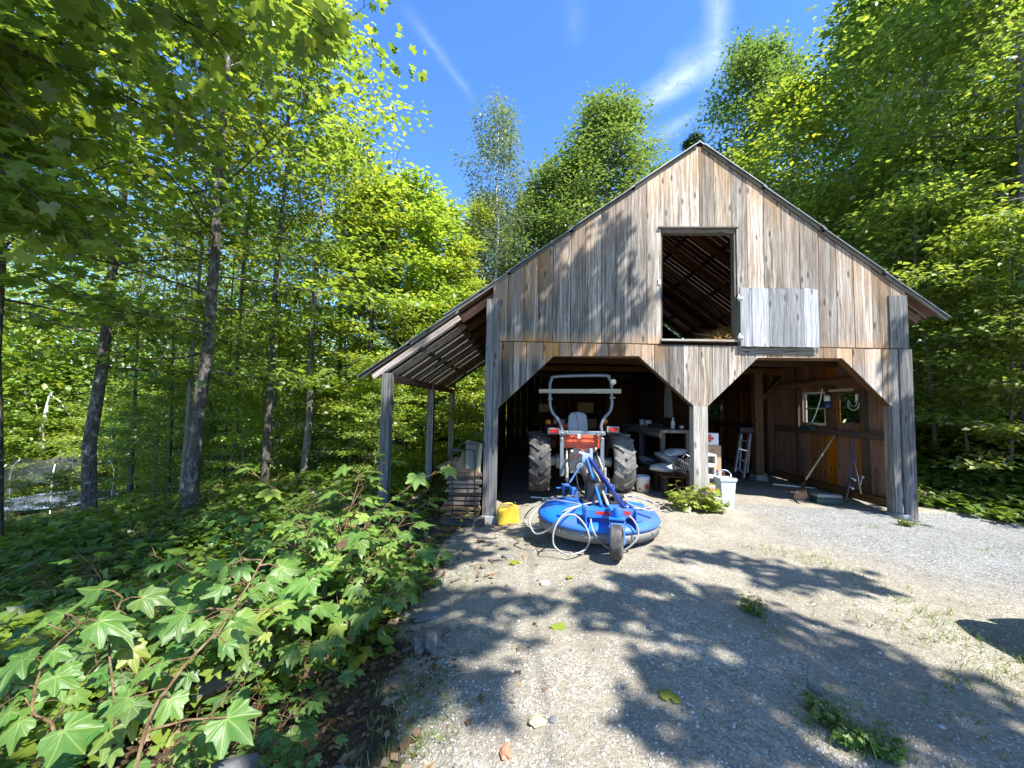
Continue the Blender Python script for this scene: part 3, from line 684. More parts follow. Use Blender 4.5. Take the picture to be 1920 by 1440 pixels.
m = MB(); m.lathe([(.19, -.012), (.205, 0), (.19, .012), (.175, 0)], (TX, 8.85, 1.42), (0, -.5, 1), 24, closed=True); m.tube([(TX, 8.85, 1.42), (TX, 9.0, 1.15)], .02, 8); m.tube([(TX - .18, 8.85, 1.42), (TX + .18, 8.85, 1.42)], .01, 6); m.build('steering_wheel', DARK, tr)
YR = 7.62                                       # roll bar
def R_(x, y, dy=0.0): return P(x, y, YR + dy)
lp = [(1053, 866), (1053, 815), (1052, 800), (1046, 786), (1036, 774), (1032, 762), (1031, 745), (1031, 722), (1034, 712), (1043, 706)]
rp = [(1128, 866), (1128, 812), (1127, 798), (1133, 784), (1143, 772), (1147, 760), (1147, 745), (1146, 720), (1142, 710), (1132, 704)]
m = MB(); path = cat([R_(*q) for q in lp] + [R_(*q) for q in rp[::-1]], 5); m.tube(path, .031, 10); m.build('roll_bar', STEELG, tr)
m = MB()
for q in (1053, 1128):
    a, b = R_(q - 4, 820), R_(q + 4, 866); m.box(((a.x + b.x) / 2, YR - .03, (a.z + b.z) / 2), (.07, .07, a.z - b.z), g=(0, 0, 1))
    a, b = R_(q - 5, 862), R_(q + 6, 892); m.box(((a.x + b.x) / 2, YR - .04, (a.z + b.z) / 2), (.085, .05, a.z - b.z), g=(0, 0, 1))
a, b = R_(1047, 807), R_(1134, 816); m.box(((a.x + b.x) / 2, YR - .05, (a.z + b.z) / 2), (b.x - a.x, .05, .075))
m.build('cross_bar', STEELG, tr, bevel=.006)
for q in ((1053, 811), (1053, 822), (1128, 811), (1128, 822), (1062, 810), (1119, 810), (1028, 748), (1034, 748), (1143, 746), (1150, 746)):
    m = MB(); c = R_(*q); m.lathe([(.012, 0), (.012, -.1), (0, -.1)], c, (0, 1, 0), 6); m.build('bolt', ZINC, tr)
a, b = R_(1010, 728), R_(1163, 740); m = MB(); m.hexa([(a.x, YR - .08, b.z), (b.x, YR - .08, b.z + .02), (b.x, YR - .035, b.z + .02), (a.x, YR - .035, b.z), (a.x, YR - .08, a.z - .02), (b.x, YR - .08, a.z + .01), (b.x, YR - .035, a.z + .01), (a.x, YR - .035, a.z - .02)], (1, 0, 0), .37); m.build('plank', W_TAN, tr, bevel=.004)
for (x0, y0, x1, y1) in ((1027, 802, 1049, 814), (1137, 799, 1160, 811)):
    a, b = P(x0, y0, 7.66), P(x1, y1, 7.66); c = (a + b) / 2
    m = MB(); m.box(c, (b.x - a.x, .1, a.z - b.z)); tl = m.build('tail_light', GREYBAND, tr, bevel=.01)
    m = MB(); m.box((c.x + .01, 7.605, c.z), ((b.x - a.x) * .78, .02, (a.z - b.z) * .62)); m.build('lens', LENS, tl, bevel=.008)
m = MB(); c = P(1150, 716, 7.6); m.lathe([(0, .09), (.03, .085), (.052, .0), (.055, -.015), (.045, -.018), (0, -.022)], c, (0, 1, .1), 16); m.tube([c + Vector((0, .02, -.05)), P(1148, 730, 7.6)], .008, 6); wl = m.build('work_lamp', plain('lamp_glass', (.62, .60, .45), .2, .2, .1, 30), tr)
for q in ((1028, 792), (1134, 790)):
    m = MB(); c = P(*q, 8.3); m.lathe([(0, -.06), (.05, -.05), (.065, 0), (.05, .05), (0, .06)], c, (0, 1, 0), 12); m.tube([c, c + Vector((0, .05, -.25))], .012, 6); m.build('indicator_light', AMBER, tr)
m = MB()                                        # three-point linkage
for s in (-1, 1):
    x = TX + s * .30
    m.beam((x * .9 + TX * .1, TY - .1, .48), (TX + s * .36, 6.95, .42), .035, .07); m.tube([(TX + s * .27, TY - .2, .98), (TX + s * .34, 7.2, .48)], .022, 8); m.tube([(TX + s * .2, TY - .1, 1.0), (TX + s * .29, TY - .32, .98)], .03, 8)
    m.tube([(TX + s * .34, 7.2, .62), (TX + s * .34, 7.2, .38)], .03, 8)
m.tube([(TX + .0, TY - .2, .86), (TX + .02, 6.85, .80)], .028, 8); m.box((TX, TY - .24, .86), (.3, .12, .2)); m.tube([(TX - .22, TY - .3, .62), (TX - .24, 7.3, .9)], .025, 8); m.tube([(TX + .14, TY - .28, .7), (TX + .2, 7.3, .95)], .02, 8)
m.build('linkage', OILY, tr, bevel=.004)
m = MB(); m.tube(cat([R_(1078, 770), R_(1083, 790), R_(1084, 808), R_(1080, 818), R_(1072, 822), R_(1066, 815)], 5), .006, 5); m.build('cable', DARK, tr)
m = MB(); m.tube(cat([R_(1075, 826), R_(1082, 838), R_(1092, 843), R_(1114, 842)], 5), .005, 5); m.tube(cat([R_(1090, 844), R_(1085, 852), R_(1076, 858)], 5), .006, 5); m.build('cable', REDP, tr)
m = MB(); c = R_(1084, 818); m.box((c.x, YR - .09, c.z), (.06, .05, .075)); m.build('socket', plain('cream_plastic', (.55, .52, .40), .5, 0), tr, bevel=.008)

# ------------------------------------------------------------------ rotary mower
MX, MY, MR = 1.07, 5.58, .82
mw = thing('rotary_mower', (MX, MY, 0), 'bright blue round rotary mower hitched behind the tractor', 'mower')
m = MB(); c0 = (MX, MY, 0)
m.lathe([(0, .345), (.3, .34), (.55, .325), (.72, .30), (.79, .275), (MR, .24), (MR + .008, .215), (MR - .004, .205), (MR - .02, .21), (.70, .27), (0, .31)], c0, (0, 0, 1), 64); m.build('deck', BLUE, mw)
m = MB(); m.lathe([(MR - .022, .212), (MR - .012, .212), (MR - .012, .085), (MR - .022, .085)], c0, (0, 0, 1), 64, closed=True)
for i in range(16):
    a = 2 * PI * i / 16; m.lathe([(.014, 0), (.014, .02), (0, .022)], (MX + math.cos(a) * (MR - .014), MY + math.sin(a) * (MR - .014), .16), (math.cos(a), math.sin(a), 0), 6)
m.build('skirt', GREYBAND, mw)
m = MB(); gp = Vector((P(1114, 920, 5.75).x, 5.75, 0)); m.lathe([(.16, .33), (.15, .36), (.135, .40), (.135, .55), (.12, .62), (.07, .655), (0, .66)], gp, (0, 0, 1), 18); m.box((gp.x, gp.y, .37), (.36, .36, .05)); m.tube([(gp.x, gp.y + .1, .47), (gp.x, gp.y + .26, .47)], .07, 12); m.build('gearbox', DARK, mw, bevel=.008)
m = MB(); m.tube([(gp.x, gp.y + .2, .47), (TX, 7.7, .5)], .05, 10); m.lathe([(.05, 0), (.085, .06), (.085, .22), (.05, .28)], (gp.x, gp.y + .25, .47), (TX - gp.x, 7.7 - gp.y, .03), 14); m.build('drive_shaft', DARK, mw)
m = MB(); top = P(1098, 858, 6.75); pv = lambda q, y: P(*q, y)
m.beam(top + Vector((.05, 0, 0)), P(1172, 955, 5.0), .035, .07); m.build('frame_bar', BLUE_D, mw, bevel=.004)
m = MB(); m.beam(top + Vector((.02, -.02, -.02)), P(1128, 950, 5.1), .03, .06); m.build('frame_bar', BLUE, mw, bevel=.004)
m = MB(); m.beam(top, P(1068, 905, 6.45), .022, .022); m.beam(top, P(1138, 908, 6.45), .05, .03); m.build('hitch_mast', BLUE, mw, bevel=.004)
m = MB(); m.box(top + Vector((0, 0, .0)), (.13, .10, .14)); m.box(top + Vector((.09, .02, .05)), (.05, .1, .2)); m.tube([top + Vector((-.12, 0, .08)), top + Vector((.1, 0, .02))], .03, 8); m.build('hitch_head', plain('worn_pale_blue_steel', (.28, .38, .50), .5, .3, .3, 14, ((.5, .5, .48), .6)), mw, bevel=.006)
for x0, x1 in ((1055, 1068), (1133, 1149)):
    a, b = P(x0, 908, 6.4), P(x1, 930, 6.4)
    m = MB(); m.box((a.x + .01, 6.4, (a.z + .3) / 2), (.02, .16, a.z - .3)); m.box((b.x, 6.4, (a.z + .3) / 2), (.02, .16, a.z - .3)); m.box(((a.x + b.x) / 2, 6.4, a.z - .01), (b.x - a.x + .02, .16, .02)); m.tube([(a.x - .1, 6.4, a.z - .06), (b.x + .03, 6.4, a.z - .06)], .014, 8); m.build('hitch_bracket', BLUE, mw, bevel=.003)
a, b = P(1071, 914, 6.25), P(1082, 931, 6.25); m = MB(); m.box(((a.x + b.x) / 2, 6.25, (a.z + b.z) / 2), (b.x - a.x, .14, a.z - b.z)); m.build('chain_guard', BLUE, mw, bevel=.01)
yb_ = 4.86
a, b = P(1098, 955, yb_), P(1191, 972, yb_)
m = MB(); m.box(((a.x + b.x) / 2, yb_, (a.z + b.z) / 2), (b.x - a.x, .012, a.z - b.z)); m.box(((a.x + b.x) / 2, yb_ + .05, a.z - .006), (b.x - a.x, .1, .01)); m.box((a.x, yb_ + .1, (a.z + .26) / 2), (.014, .3, a.z - .24)); m.box((b.x, yb_ + .1, (a.z + .26) / 2), (.014, .3, a.z - .24)); tb = m.build('tail_beam', BLUE, mw, bevel=.003)
def decal(px0, px1, py0, py1, nm):
    q0, q1 = P(px0, py0, yb_ - .008), P(px1, py1, yb_ - .008); w_, h_ = q1.x - q0.x, q0.z - q1.z; m = MB()
    def blk(u0, u1, v0, v1): m.prism([(q0.x + w_ * u0, yb_ - .0085, q1.z + h_ * v0), (q0.x + w_ * u1, yb_ - .0085, q1.z + h_ * v0), (q0.x + w_ * (u1 + .03), yb_ - .0085, q1.z + h_ * v1), (q0.x + w_ * (u0 + .03), yb_ - .0085, q1.z + h_ * v1)], (0, .002, 0))
    return m, blk
m, blk = decal(1117, 1144, 958, 967, ''); blk(.0, .45, .25, .9); blk(.38, .62, .05, .75); blk(.6, .78, .3, .95); blk(.76, .97, 0, .9); m.build('red_marking', REDP, tb)
m, blk = decal(1171, 1182, 958, 966, ''); blk(0, .5, .0, .95); blk(.45, .95, .1, .85); m.build('red_marking', REDP, tb)
for i, a in enumerate((-2.45, -2.0, -1.0, -.62, .35, 2.7)):       # stiffening ribs welded on the deck
    m = MB(); d_ = Vector((math.cos(a), math.sin(a), 0)); m.beam(Vector((MX, MY, .375)) + d_ * .28, Vector((MX, MY, .30)) + d_ * .74, .05 if i % 2 else .10, .05); m.build('rib', BLUE, mw, bevel=.006)
m = MB(); q_ = Vector((gp.x + .24, gp.y - .14, .36)); m.box(q_, (.30, .22, .10), rotz(.3)); m.box(q_ + Vector((.05, .02, .08)), (.14, .12, .08), rotz(.3)); m.tube([q_ + Vector((-.1, 0, .1)), q_ + Vector((.16, .05, .1))], .03, 8); m.build('valve_block', DARK, mw, bevel=.01)
for j, (p0, p1, p2) in enumerate((((1120, 935, 5.7), (1108, 900, 6.2), (1100, 868, 6.8)), ((1132, 940, 5.5), (1128, 905, 6.1), (1104, 865, 6.9)), ((1108, 938, 5.7), (1085, 915, 6.1), (1080, 880, 7.0)))):
    m = MB(); m.tube(cat([P(*p0), P(*p1), P(*p2)], 6), .011, 6); m.build('hydraulic_line', DARK, mw)
m = MB(); m.tube([P(1142, 952, 5.2), P(1112, 878, 6.6)], .022, 8); m.tube([P(1130, 922, 5.8), P(1112, 878, 6.6)], .034, 8); m.build('lift_ram', OILY, mw)
# tail wheel with fork
wc = P(1156, 1016, 4.5); ax = Vector((math.cos(-.32), math.sin(-.32), 0)); wd = Vector((-ax.y, ax.x, 0)); rw = .185
tw = thing_part('tail_wheel', mw); m = MB(); m.lathe([(.115, -.055), (.165, -.066), (rw - .004, -.055), (rw, -.035), (rw, .035), (rw - .004, .055), (.165, .066), (.115, .055)], wc, ax, 36, closed=True); m.build('tyre', RUBBER, tw)
m = MB(); m.lathe([(0, -.05), (.03, -.05), (.035, -.03), (.09, -.02), (.118, -.05), (.118, .05), (.09, .02), (.035, .03), (.03, .05), (0, .05)], wc, ax, 28); m.build('rim', DARK, tw)
m = MB(); pv_ = wc + wd * .10 + Vector((0, 0, .235))
for s in (-1, 1):
    e = wc + ax * s * .082; q_ = pv_ + ax * s * .082 - Vector((0, 0, .03)); m.beam(e - (q_ - e) * .12, q_, .014, .05, wd)
    m.lathe([(.022, 0), (.022, .02), (0, .02)], e, ax * s, 8)
m.box(pv_, (.18, .14, .02), rotz(-.32)); m.tube([pv_ - Vector((0, 0, .02)), pv_ + Vector((0, 0, .12))], .045, 12); m.beam(pv_ + Vector((0, 0, .03)), Vector((pv_.x, yb_ + .02, pv_.z + .05)), .12, .07); m.build('wheel_fork', BLUE, mw, bevel=.004)
# hoses
def hose(pts, label, rad=.0108):
    q_ = [P(a[0], a[1], a[3]) if len(a) == 4 else G(*a) for a in pts]; m = MB(); m.tube(cat(q_, 7), rad, 8)
    b = min(q_, key=lambda v: v.z); solo(m, 'hose', HOSEM, (b.x, b.y, 0), label, 'hose', 'grey hoses heaped on the blue mower')
hose([(995, 932, .38), (1040, 934, .38), (1085, 929, .41), (1115, 939, .39), (1135, 951, .38), (1122, 957, .37), (1085, 945, .39), (1035, 938, .38), (1003, 949, .31), (985, 968, .13), (988, 984, .05), (1006, 991, .05), (1036, 974, .2), (1060, 957, .37), (1090, 947, .39), (1130, 938, .42), (1155, 930, .44), (1178, 931, .37), (1206, 936, .34), (1236, 951, .27), (1215, 957, .31), (1182, 946, .37), (1166, 935, .40), (1190, 929, .38), (1226, 945, .31), (1202, 954, .34), (1170, 949, .37)], 'long pale hose looped across the whole mower deck, its end sticking out by the tyre')
hose([(1107, 963, .37), (1109, 985, 0, 4.73), (1118, 1006, 0, 4.68), (1138, 1026, .02), (1165, 1033, .02), (1188, 1018, 0, 4.72), (1197, 1000, 0, 4.75), (1191, 980, 0, 4.78), (1180, 967, 0, 4.84)], 'short hose hanging off the mower behind its tail wheel')
hose([(1008, 955, 0, 5.35), (993, 975, 0, 5.2), (1003, 1000, 0, 5.05), (1028, 994, 0, 4.95), (1050, 972, 0, 4.80), (1075, 965, 0, 4.78), (1096, 984, 0, 4.73), (1105, 1010, 0, 4.69), (1096, 1031, .02), (1066, 1040, .02), (1041, 1026, 0, 4.70), (1037, 1004, 0, 4.71), (1045, 980, 0, 4.74), (1062, 961, 0, 4.86), (1086, 949, .385)], 'pale hose lying in an open loop on the gravel left of the tail wheel')

# ------------------------------------------------------------------ things around the left corner
zc_ = hg(-.15, 7.0)
c = P(952, 967, 6.95); c.z = hg(c.x, c.y); jw, jd, jh = .37, .17, .34
root = thing('jerry_can', c, 'yellow plastic fuel can standing at the foot of the left corner post', 'jerry can', rz=.25)
m = MB(); prof = [(-jw / 2, 0), (jw / 2, 0), (jw / 2, jh * .45), (jw / 2 - .02, jh - .02), (jw / 2 - .09, jh), (.06, jh - .035), (-.1, jh - .075), (-jw / 2 + .03, jh - .075), (-jw / 2, jh - .1)]
m.prism([(x, -jd / 2, z) for x, z in prof], (0, jd, 0), (1, 0, 0)); m.build('body', YELLOW, root, local=True, bevel=.018)
m = MB(); m.tube(cat([Vector((-.13, 0, jh - .08)), Vector((-.12, 0, jh - .01)), Vector((-.03, 0, jh + .01)), Vector((.06, 0, jh + .005)), Vector((.09, 0, jh - .02))], 4), .016, 8); m.build('handle', YELLOW, root, local=True)
m = MB(); m.lathe([(.03, 0), (.03, .035), (.0, .037)], (.12, 0, jh - .005), (.2, 0, 1), 14); m.build('cap', DARK, root, local=True)
# squared timber and the stacked slabs on it
Yt = 6.75
a, b = P(824, 974, Yt), P(905, 998, Yt); zg = b.z
m = MB(); m.hexa([(a.x, Yt, zg - .04), (b.x, Yt - .03, zg - .03), (b.x + .02, Yt + .2, zg), (a.x + .02, Yt + .22, zg), (a.x, Yt, a.z), (b.x, Yt - .03, a.z + .005), (b.x + .02, Yt + .2, a.z + .02), (a.x + .02, Yt + .22, a.z)], (1, 0, 0), .6)
solo(m, 'timber', W_OLD, (a.x, Yt, zg), 'squared grey timber lying on the ground under the slab stack', 'timber', bevel=.008)
rs = random.Random(4); z = a.z + .02; k = 0
rows = [960, 951, 942, 933, 925, 917, 909, 902, 895, 888, 882]
for i, py in enumerate(rows):
    zb_ = P(865, py + 4, 6.95).z; x0 = P(836 + rs.uniform(-5, 6) - (8 if i in (1, 2) else 0), py, 6.95).x; x1 = P(902 + rs.uniform(-4, 2), py, 6.95).x; th = S(7.2, 6.95) * rs.uniform(.8, 1.0)
    m = MB(); y0 = 6.9 + rs.uniform(-.05, .05); L = .95 + rs.uniform(-.1, .2); n = 7; d = rs.uniform(-.015, .015)
    ring = [(x0, 0), (x0 + .03, th * .9), (x0 + (x1 - x0) * .3, th * rs.uniform(.85, 1.05)), (x0 + (x1 - x0) * .7, th * rs.uniform(.85, 1.05)), (x1 - .02, th * .85), (x1, .0), ((x0 + x1) / 2, -.005)]
    m.prism([(x, y0, zb_ + zz + d * (x - x0)) for x, zz in ring[::-1]], (0, L, 0), (1, 0, 0), rs.random())
    ordn = ('bottom', 'second from bottom', 'third from bottom', 'fourth from bottom', 'fifth from bottom', 'sixth from bottom', 'seventh from bottom', 'fifth from top', 'third from top', 'second from top', 'top')[i]
    if i == 7: ordn = 'fourth from top'
    solo(m, 'firewood_slab', W_FIRE, (x0, y0, zb_), 'split grey wood slab, %s of the stack by the hand truck' % ordn, 'firewood', 'wood slabs stacked beside the left corner post', bevel=.006)
def board(pts4, th, mat, label, nm='board', cat_='board', grp=None, g=None):
    p = [Vector(q_) for q_ in pts4]; nn = (p[1] - p[0]).cross(p[3] - p[0]).normalized(); m = MB(); m.prism(p, nn * th, g or tuple((p[1] - p[0]) if (p[1] - p[0]).length > (p[3] - p[0]).length else (p[3] - p[0])))
    b = min(p, key=lambda v: v.z); return solo(m, nm, mat, b, label, cat_, grp, bevel=.003)
board([P(818, 878, 7.6), P(845, 888, 7.2), P(872, 868, 7.3), P(858, 858, 7.7)], .03, W_FIRE, 'wide silvery board jutting left out of the slab stack', grp='boards leaning on the slab stack')
board([P(851, 884, 7.0), P(872, 886, 7.0), P(884, 852, 7.35), P(868, 848, 7.35)], .03, W_FIRE, 'short tilted plank on top of the stack, middle one', grp='boards leaning on the slab stack')
board([P(872, 880, 7.0), P(893, 884, 7.05), P(901, 832, 7.4), P(874, 826, 7.4)], .03, W_TAN, 'broad brown plank standing highest behind the hand truck', grp='boards leaning on the slab stack')
board([P(892, 905, 6.95), P(899, 905, 6.95), P(906, 834, 7.25), P(899, 832, 7.25)], .05, W_TAN, 'narrow tan plank propped upright against the corner post', grp='boards leaning on the slab stack')
# hand truck
root = thing('hand_truck', (P(860, 970, 6.7).x, 6.72, P(860, 970, 6.7).z), 'black tubular hand truck frame standing in front of the slab stack', 'hand truck')
H_ = lambda x, y, Y=6.72: P(x, y, Y)
m = MB(); m.tube(cat([H_(848, 968), H_(848, 900), H_(847, 856), H_(849, 848), H_(856, 846), H_(880, 843), H_(888, 846), H_(890, 854), H_(890, 968)], 6), .013, 8); m.build('frame', IRON, root)
for y in (957,): m = MB(); m.tube([H_(848, y), H_(890, y)], .011, 8); m.build('cross_bar', IRON, root)
m = MB(); m.tube(cat([H_(860, 842, 6.95), H_(862, 834, 6.98), H_(870, 832, 7), H_(894, 833, 7), H_(898, 838, 7)], 5), .011, 8); m.tube(cat([H_(884, 832, 7.0), H_(885, 822, 7.05), H_(893, 816, 7.1), H_(902, 819, 7.1), H_(905, 832, 7.05)], 5), .009, 8); m.build('handle', IRON, root)
m = MB(); m.box(H_(870, 967, 6.68), (.42, .14, .012)); m.build('toe_plate', IRON, root)
c = H_(850, 846, 6.75); m = MB(); m.blob(c + Vector((.03, 0, .02)), (.11, .08, .045), n=10, seed=3); solo(m, 'glove', DARK, c, 'black work glove draped over the hand truck top', 'glove')
# boards on the dirt under the lean-to
def gp_(x, y, dz=.0):
    q_ = G(x, y, -.3); q_.z = hg(q_.x, q_.y) + dz; return q_
for (x0, y0, x1, y1, w_, mat, lab) in ((730, 972, 800, 916, .16, W_FIRE, 'long pale board lying on the dirt beside the front lean-to post'), (745, 975, 790, 965, .14, W_FIRE, 'short pale board end by the foot of the front lean-to post'), (776, 925, 795, 952, .07, W_OLD, 'dark stick crossing the long pale board')):
    a, b = gp_(x0, y0), gp_(x1, y1); m = MB(); m.beam(a + Vector((0, 0, .03)), b + Vector((0, 0, .04)), w_, .03); solo(m, 'board', mat, tuple(a), lab, 'board', 'boards lying under the lean-to', bevel=.003)

# ------------------------------------------------------------------ middle of the barn
def bucket(c, r, h, mat, label, mark=True):
    root = thing('bucket', c, label, 'bucket'); m = MB(); m.lathe([(0, .012), (r * .86, .012), (r * .88, 0), (r * .98, h * .86), (r * 1.05, h * .87), (r * 1.05, h * .9), (r, h * .91), (r * 1.02, h), (r * .97, h), (r * .84, .02), (0, .02)], (0, 0, 0), (0, 0, 1), 28); m.build('body', mat, root, local=True)
    if mark:
        m = MB(); m.lathe([(.045, 0), (.045, .004), (0, .0045)], (r * .25, -r * .93, h * .5), (.25, -1, -.08), 16); m.build('red_marking', REDP, root, local=True)
        m = MB()
        for i in range(5): m.box((-r * .62 + i * .035, -r * (.72 + .05 * i), h * (.36 + .015 * (i % 2))), (.022, .006, .03 + .012 * (i % 3)), rotz(-.7 + i * .12))
        m.build('lettering', DARK, root, local=True)
    m = MB(); m.tube(arc((0, 0, h * .84), r * 1.07, PI * 1.0, PI * 2.0, 12, (1, 0, 0), (0, .75, .5)), .004, 5); m.build('handle', ZINC, root, local=True)
c = P(1209, 925, 7.75); bucket((c.x, c.y + .13, 0), .135, .38, WHITEP, 'white plastic bucket with a red dot beside the dusty tractor tyre')
c = P(1212, 870, 9.0); m = MB(); m.lathe([(.10, 0), (.19, .09), (.2, .1), (.18, .1), (.1, .015), (0, .015)], c, (.2, -.3, 1), 20); solo(m, 'wash_basin', plain('grey_enamel', (.35, .36, .36), .4, 0), tuple(c), 'grey basin standing behind the tractor tyre above the bucket', 'basin')
m = MB(); b = Vector((c.x, c.y + .1, 0)); m.box((b.x, b.y, c.z / 2 - .02), (.5, .4, c.z - .05)); solo(m, 'crate', W_INT, tuple(b), 'dark wooden crate carrying the grey basin', 'crate', bevel=.006)
# pallet bench with feed bags
x0, x1 = P(1232, 880, 7.9).x, 3.36; zt = P(1260, 890, 7.6).z
root = thing('low_bench', ((x0 + x1) / 2, 8.0, 0), 'low brown plank bench carrying feed bags behind the centre post', 'bench')
m = MB()
for i in range(4): m.box(((x0 + x1) / 2, 7.62 + i * .21, zt - .03), (x1 - x0, .19, .04))
m.build('top', W_BEAM, root, bevel=.004)
for sx in (x0 + .08, x1 - .08):
    for sy in (7.66, 8.2): m = MB(); m.box((sx, sy, zt / 2 - .03), (.08, .08, zt - .05)); m.build('leg', W_BEAM, root, bevel=.004)
def bag(c, size, R, mat, lab, seed):
    m = MB(); m.blob(c, size, R, 16, seed, .2); solo(m, 'feed_bag', mat, tuple(Vector(c) - Vector((0, 0, size[2]))), lab, 'bag', 'feed bags on the low bench')
bag((P(1252, 888, 7.75).x, 7.85, zt + .09), (.34, .24, .09), rotz(.15), BAGM, 'white feed bag with printed label lying lowest on the low bench', 1)
bag((P(1262, 866, 7.85).x, 7.95, zt + .24), (.33, .22, .10), Matrix.Rotation(.35, 3, 'Y'), BAGD, 'dark grey feed bag sloping over the white one', 2)
bag((P(1263, 857, 7.95).x, 8.02, zt + .37), (.30, .22, .075), Matrix.Rotation(-.15, 3, 'Y'), BAGM, 'crumpled silver and yellow bag on top of the bag pile', 5)
# plastic crate basket tilted
c = P(1284, 878, 7.55); root = thing('crate_basket', c, 'black plastic slotted basket with white handle tilted beside the bags', 'basket'); Rm = Matrix.Rotation(.32, 3, 'Y') @ Matrix.Rotation(-.25, 3, 'X'); m = MB(); bw, bd, bh = .30, .30, .27
def bx(cc, s): m.box(Rm @ Vector(cc), s, Rm)
for sy in (-1, 1):
    for i in range(8): bx((-bw / 2 + (i + .5) * bw / 8, sy * bd / 2, 0), (.014, .008, bh))
    for j in range(6): bx((0, sy * bd / 2, -bh / 2 + j * bh / 5), (bw, .010, .014))
for sx in (-1, 1):
    for i in range(8): bx((sx * bw / 2, -bd / 2 + (i + .5) * bd / 8, 0), (.008, .014, bh))
    for j in range(6): bx((sx * bw / 2, 0, -bh / 2 + j * bh / 5), (.010, bd, .014))
bx((0, 0, -bh / 2), (bw, bd, .012)); m.build('body', DARK, root, local=True)
m = MB(); m.tube([Rm @ Vector(v) for v in ((-.15, -.16, .14), (-.13, -.18, .22), (.15, -.17, .15), (.17, -.16, .12))], .010, 6); m.build('handle', WHITEP, root, local=True)
# workbench along the partition
root = thing('workbench', (3.1, 9.3, 0), 'dark cluttered workbench along the brown partition behind the feed bags', 'workbench'); zt2 = P(1240, 803, 8.6).z
m = MB(); m.box((3.08, 9.5, zt2 - .03), (.62, 3.1, .06), g=(0, 1, 0)); m.box((2.79, 9.5, zt2 - .10), (.04, 3.0, .12), g=(0, 1, 0)); m.build('top', W_OLD, root, bevel=.004)
for sy in (8.05, 9.5, 10.95):
    for sx in (2.84, 3.36): m = MB(); m.box((sx, sy, zt2 / 2 - .03), (.09, .09, zt2 - .07)); m.build('leg', W_OLD, root, bevel=.004)
m = MB(); m.box((3.1, 9.5, .5), (.55, 2.9, .03), g=(0, 1, 0)); m.build('shelf', W_OLD, root)
def bottle(c, r, h, mat, lab, nm='bottle', cat_='bottle', grp='clutter on the workbench'):
    m = MB(); m.lathe([(r * .9, 0), (r, .01), (r, h * .55), (r * .8, h * .66), (r * .35, h * .76), (r * .35, h * .85), (r * .5, h * .86), (r * .5, h * .96), (0, h)], c, (0, 0, 1), 16); solo(m, nm, mat, tuple(c), lab, cat_, grp)
bottle((P(1262, 800, 8.5).x, 8.5, zt2), .045, .24, WHITEP, 'white spray bottle standing on the workbench')
def can(c, r, h, mat, lab):
    m = MB(); m.lathe([(r, 0), (r, h), (r * .92, h), (r * .92, h - .008), (0, h - .008)], c, (0, 0, 1), 18); solo(m, 'tin_can', mat, tuple(c), lab, 'can', 'clutter on the workbench')
can((P(1279, 800, 8.3).x, 8.3, zt2), .06, .09, ALU, 'shiny tin can on the workbench right of the white bottle')
can((P(1204, 790, 9.8).x, 9.8, zt2), .07, .15, GREYP, 'grey tin can at the far end of the workbench, left one of a pair')
can((P(1216, 790, 9.6).x, 9.6, zt2), .07, .14, WHITEP, 'pale tin can at the far end of the workbench, right one of a pair')
m = MB(); c = Vector((3.0, 8.9, zt2 + .04)); m.box(c, (.3, .22, .08), rotz(.3)); m.tube([c + Vector((-.1, -.05, .04)), c + Vector((.12, .03, .1))], .02, 8); solo(m, 'toolbox', DARK, tuple(c - Vector((0, 0, .04))), 'black toolbox behind the white spray bottle', 'toolbox', bevel=.01)
m = MB(); c = P(1257, 745, 9.6); pts = []; r_ = random.Random(8)
n = 12
for i in range(9):
    f = i / 8; w_ = .10 + .22 * f ** .7; pts.append([Vector((3.39 - .03 * math.sin(j * 1.9 + i * .4), 9.2 + (j / n - .5) * w_ * 2 + .06 * f, 2.45 - .95 * f)) for j in range(n)])
k = m.add([p for row in pts for p in row]); 
for i in range(8):
    for j in range(n - 1): m.face((k + i * n + j, k + i * n + j + 1, k + (i + 1) * n + j + 1, k + (i + 1) * n + j), sm=True)
solo(m, 'hanging_sheet', plain('dusty_grey_cloth', (.30, .29, .27), .8, 0, .2, 6), (3.39, 9.2, 1.5), 'pale grey sheet hanging from a nail on the partition', 'cloth').modifiers.new('thick', 'SOLIDIFY').thickness = .01
# shelf unit and boxes deep in the left bay
root = thing('shelf_unit', (1.6, 14.0, 0), 'tall dark shelves against the back wall behind the tractor', 'shelves')
for x in (.4, 1.6, 2.9): m = MB(); m.box((x, 14.0, 1.15), (.05, .5, 2.3)); m.build('upright', W_INT, root)
for z in (.35, .95, 1.5, 2.1): m = MB(); m.box((1.65, 14.0, z), (2.5, .48, .035)); m.build('shelf', W_INT, root)
for i, (x, z, w_, h_, mat, lab) in enumerate(((.75, 1.52, .35, .28, CARD, 'cardboard box on the third shelf behind the tractor'), (2.2, 1.52, .55, .35, CARD, 'large cardboard box seen right of the tractor seat'), (1.3, .97, .4, .3, WHITEP, 'pale box on the middle shelf behind the seat'), (2.4, .97, .4, .32, CARD, 'brown box on the second shelf by the right tyre'))):
    m = MB(); m.box((x, 13.9, z + h_ / 2), (w_, .38, h_)); solo(m, 'box', mat, (x, 13.9, z), lab, 'box', 'boxes on the back shelves', bevel=.006)
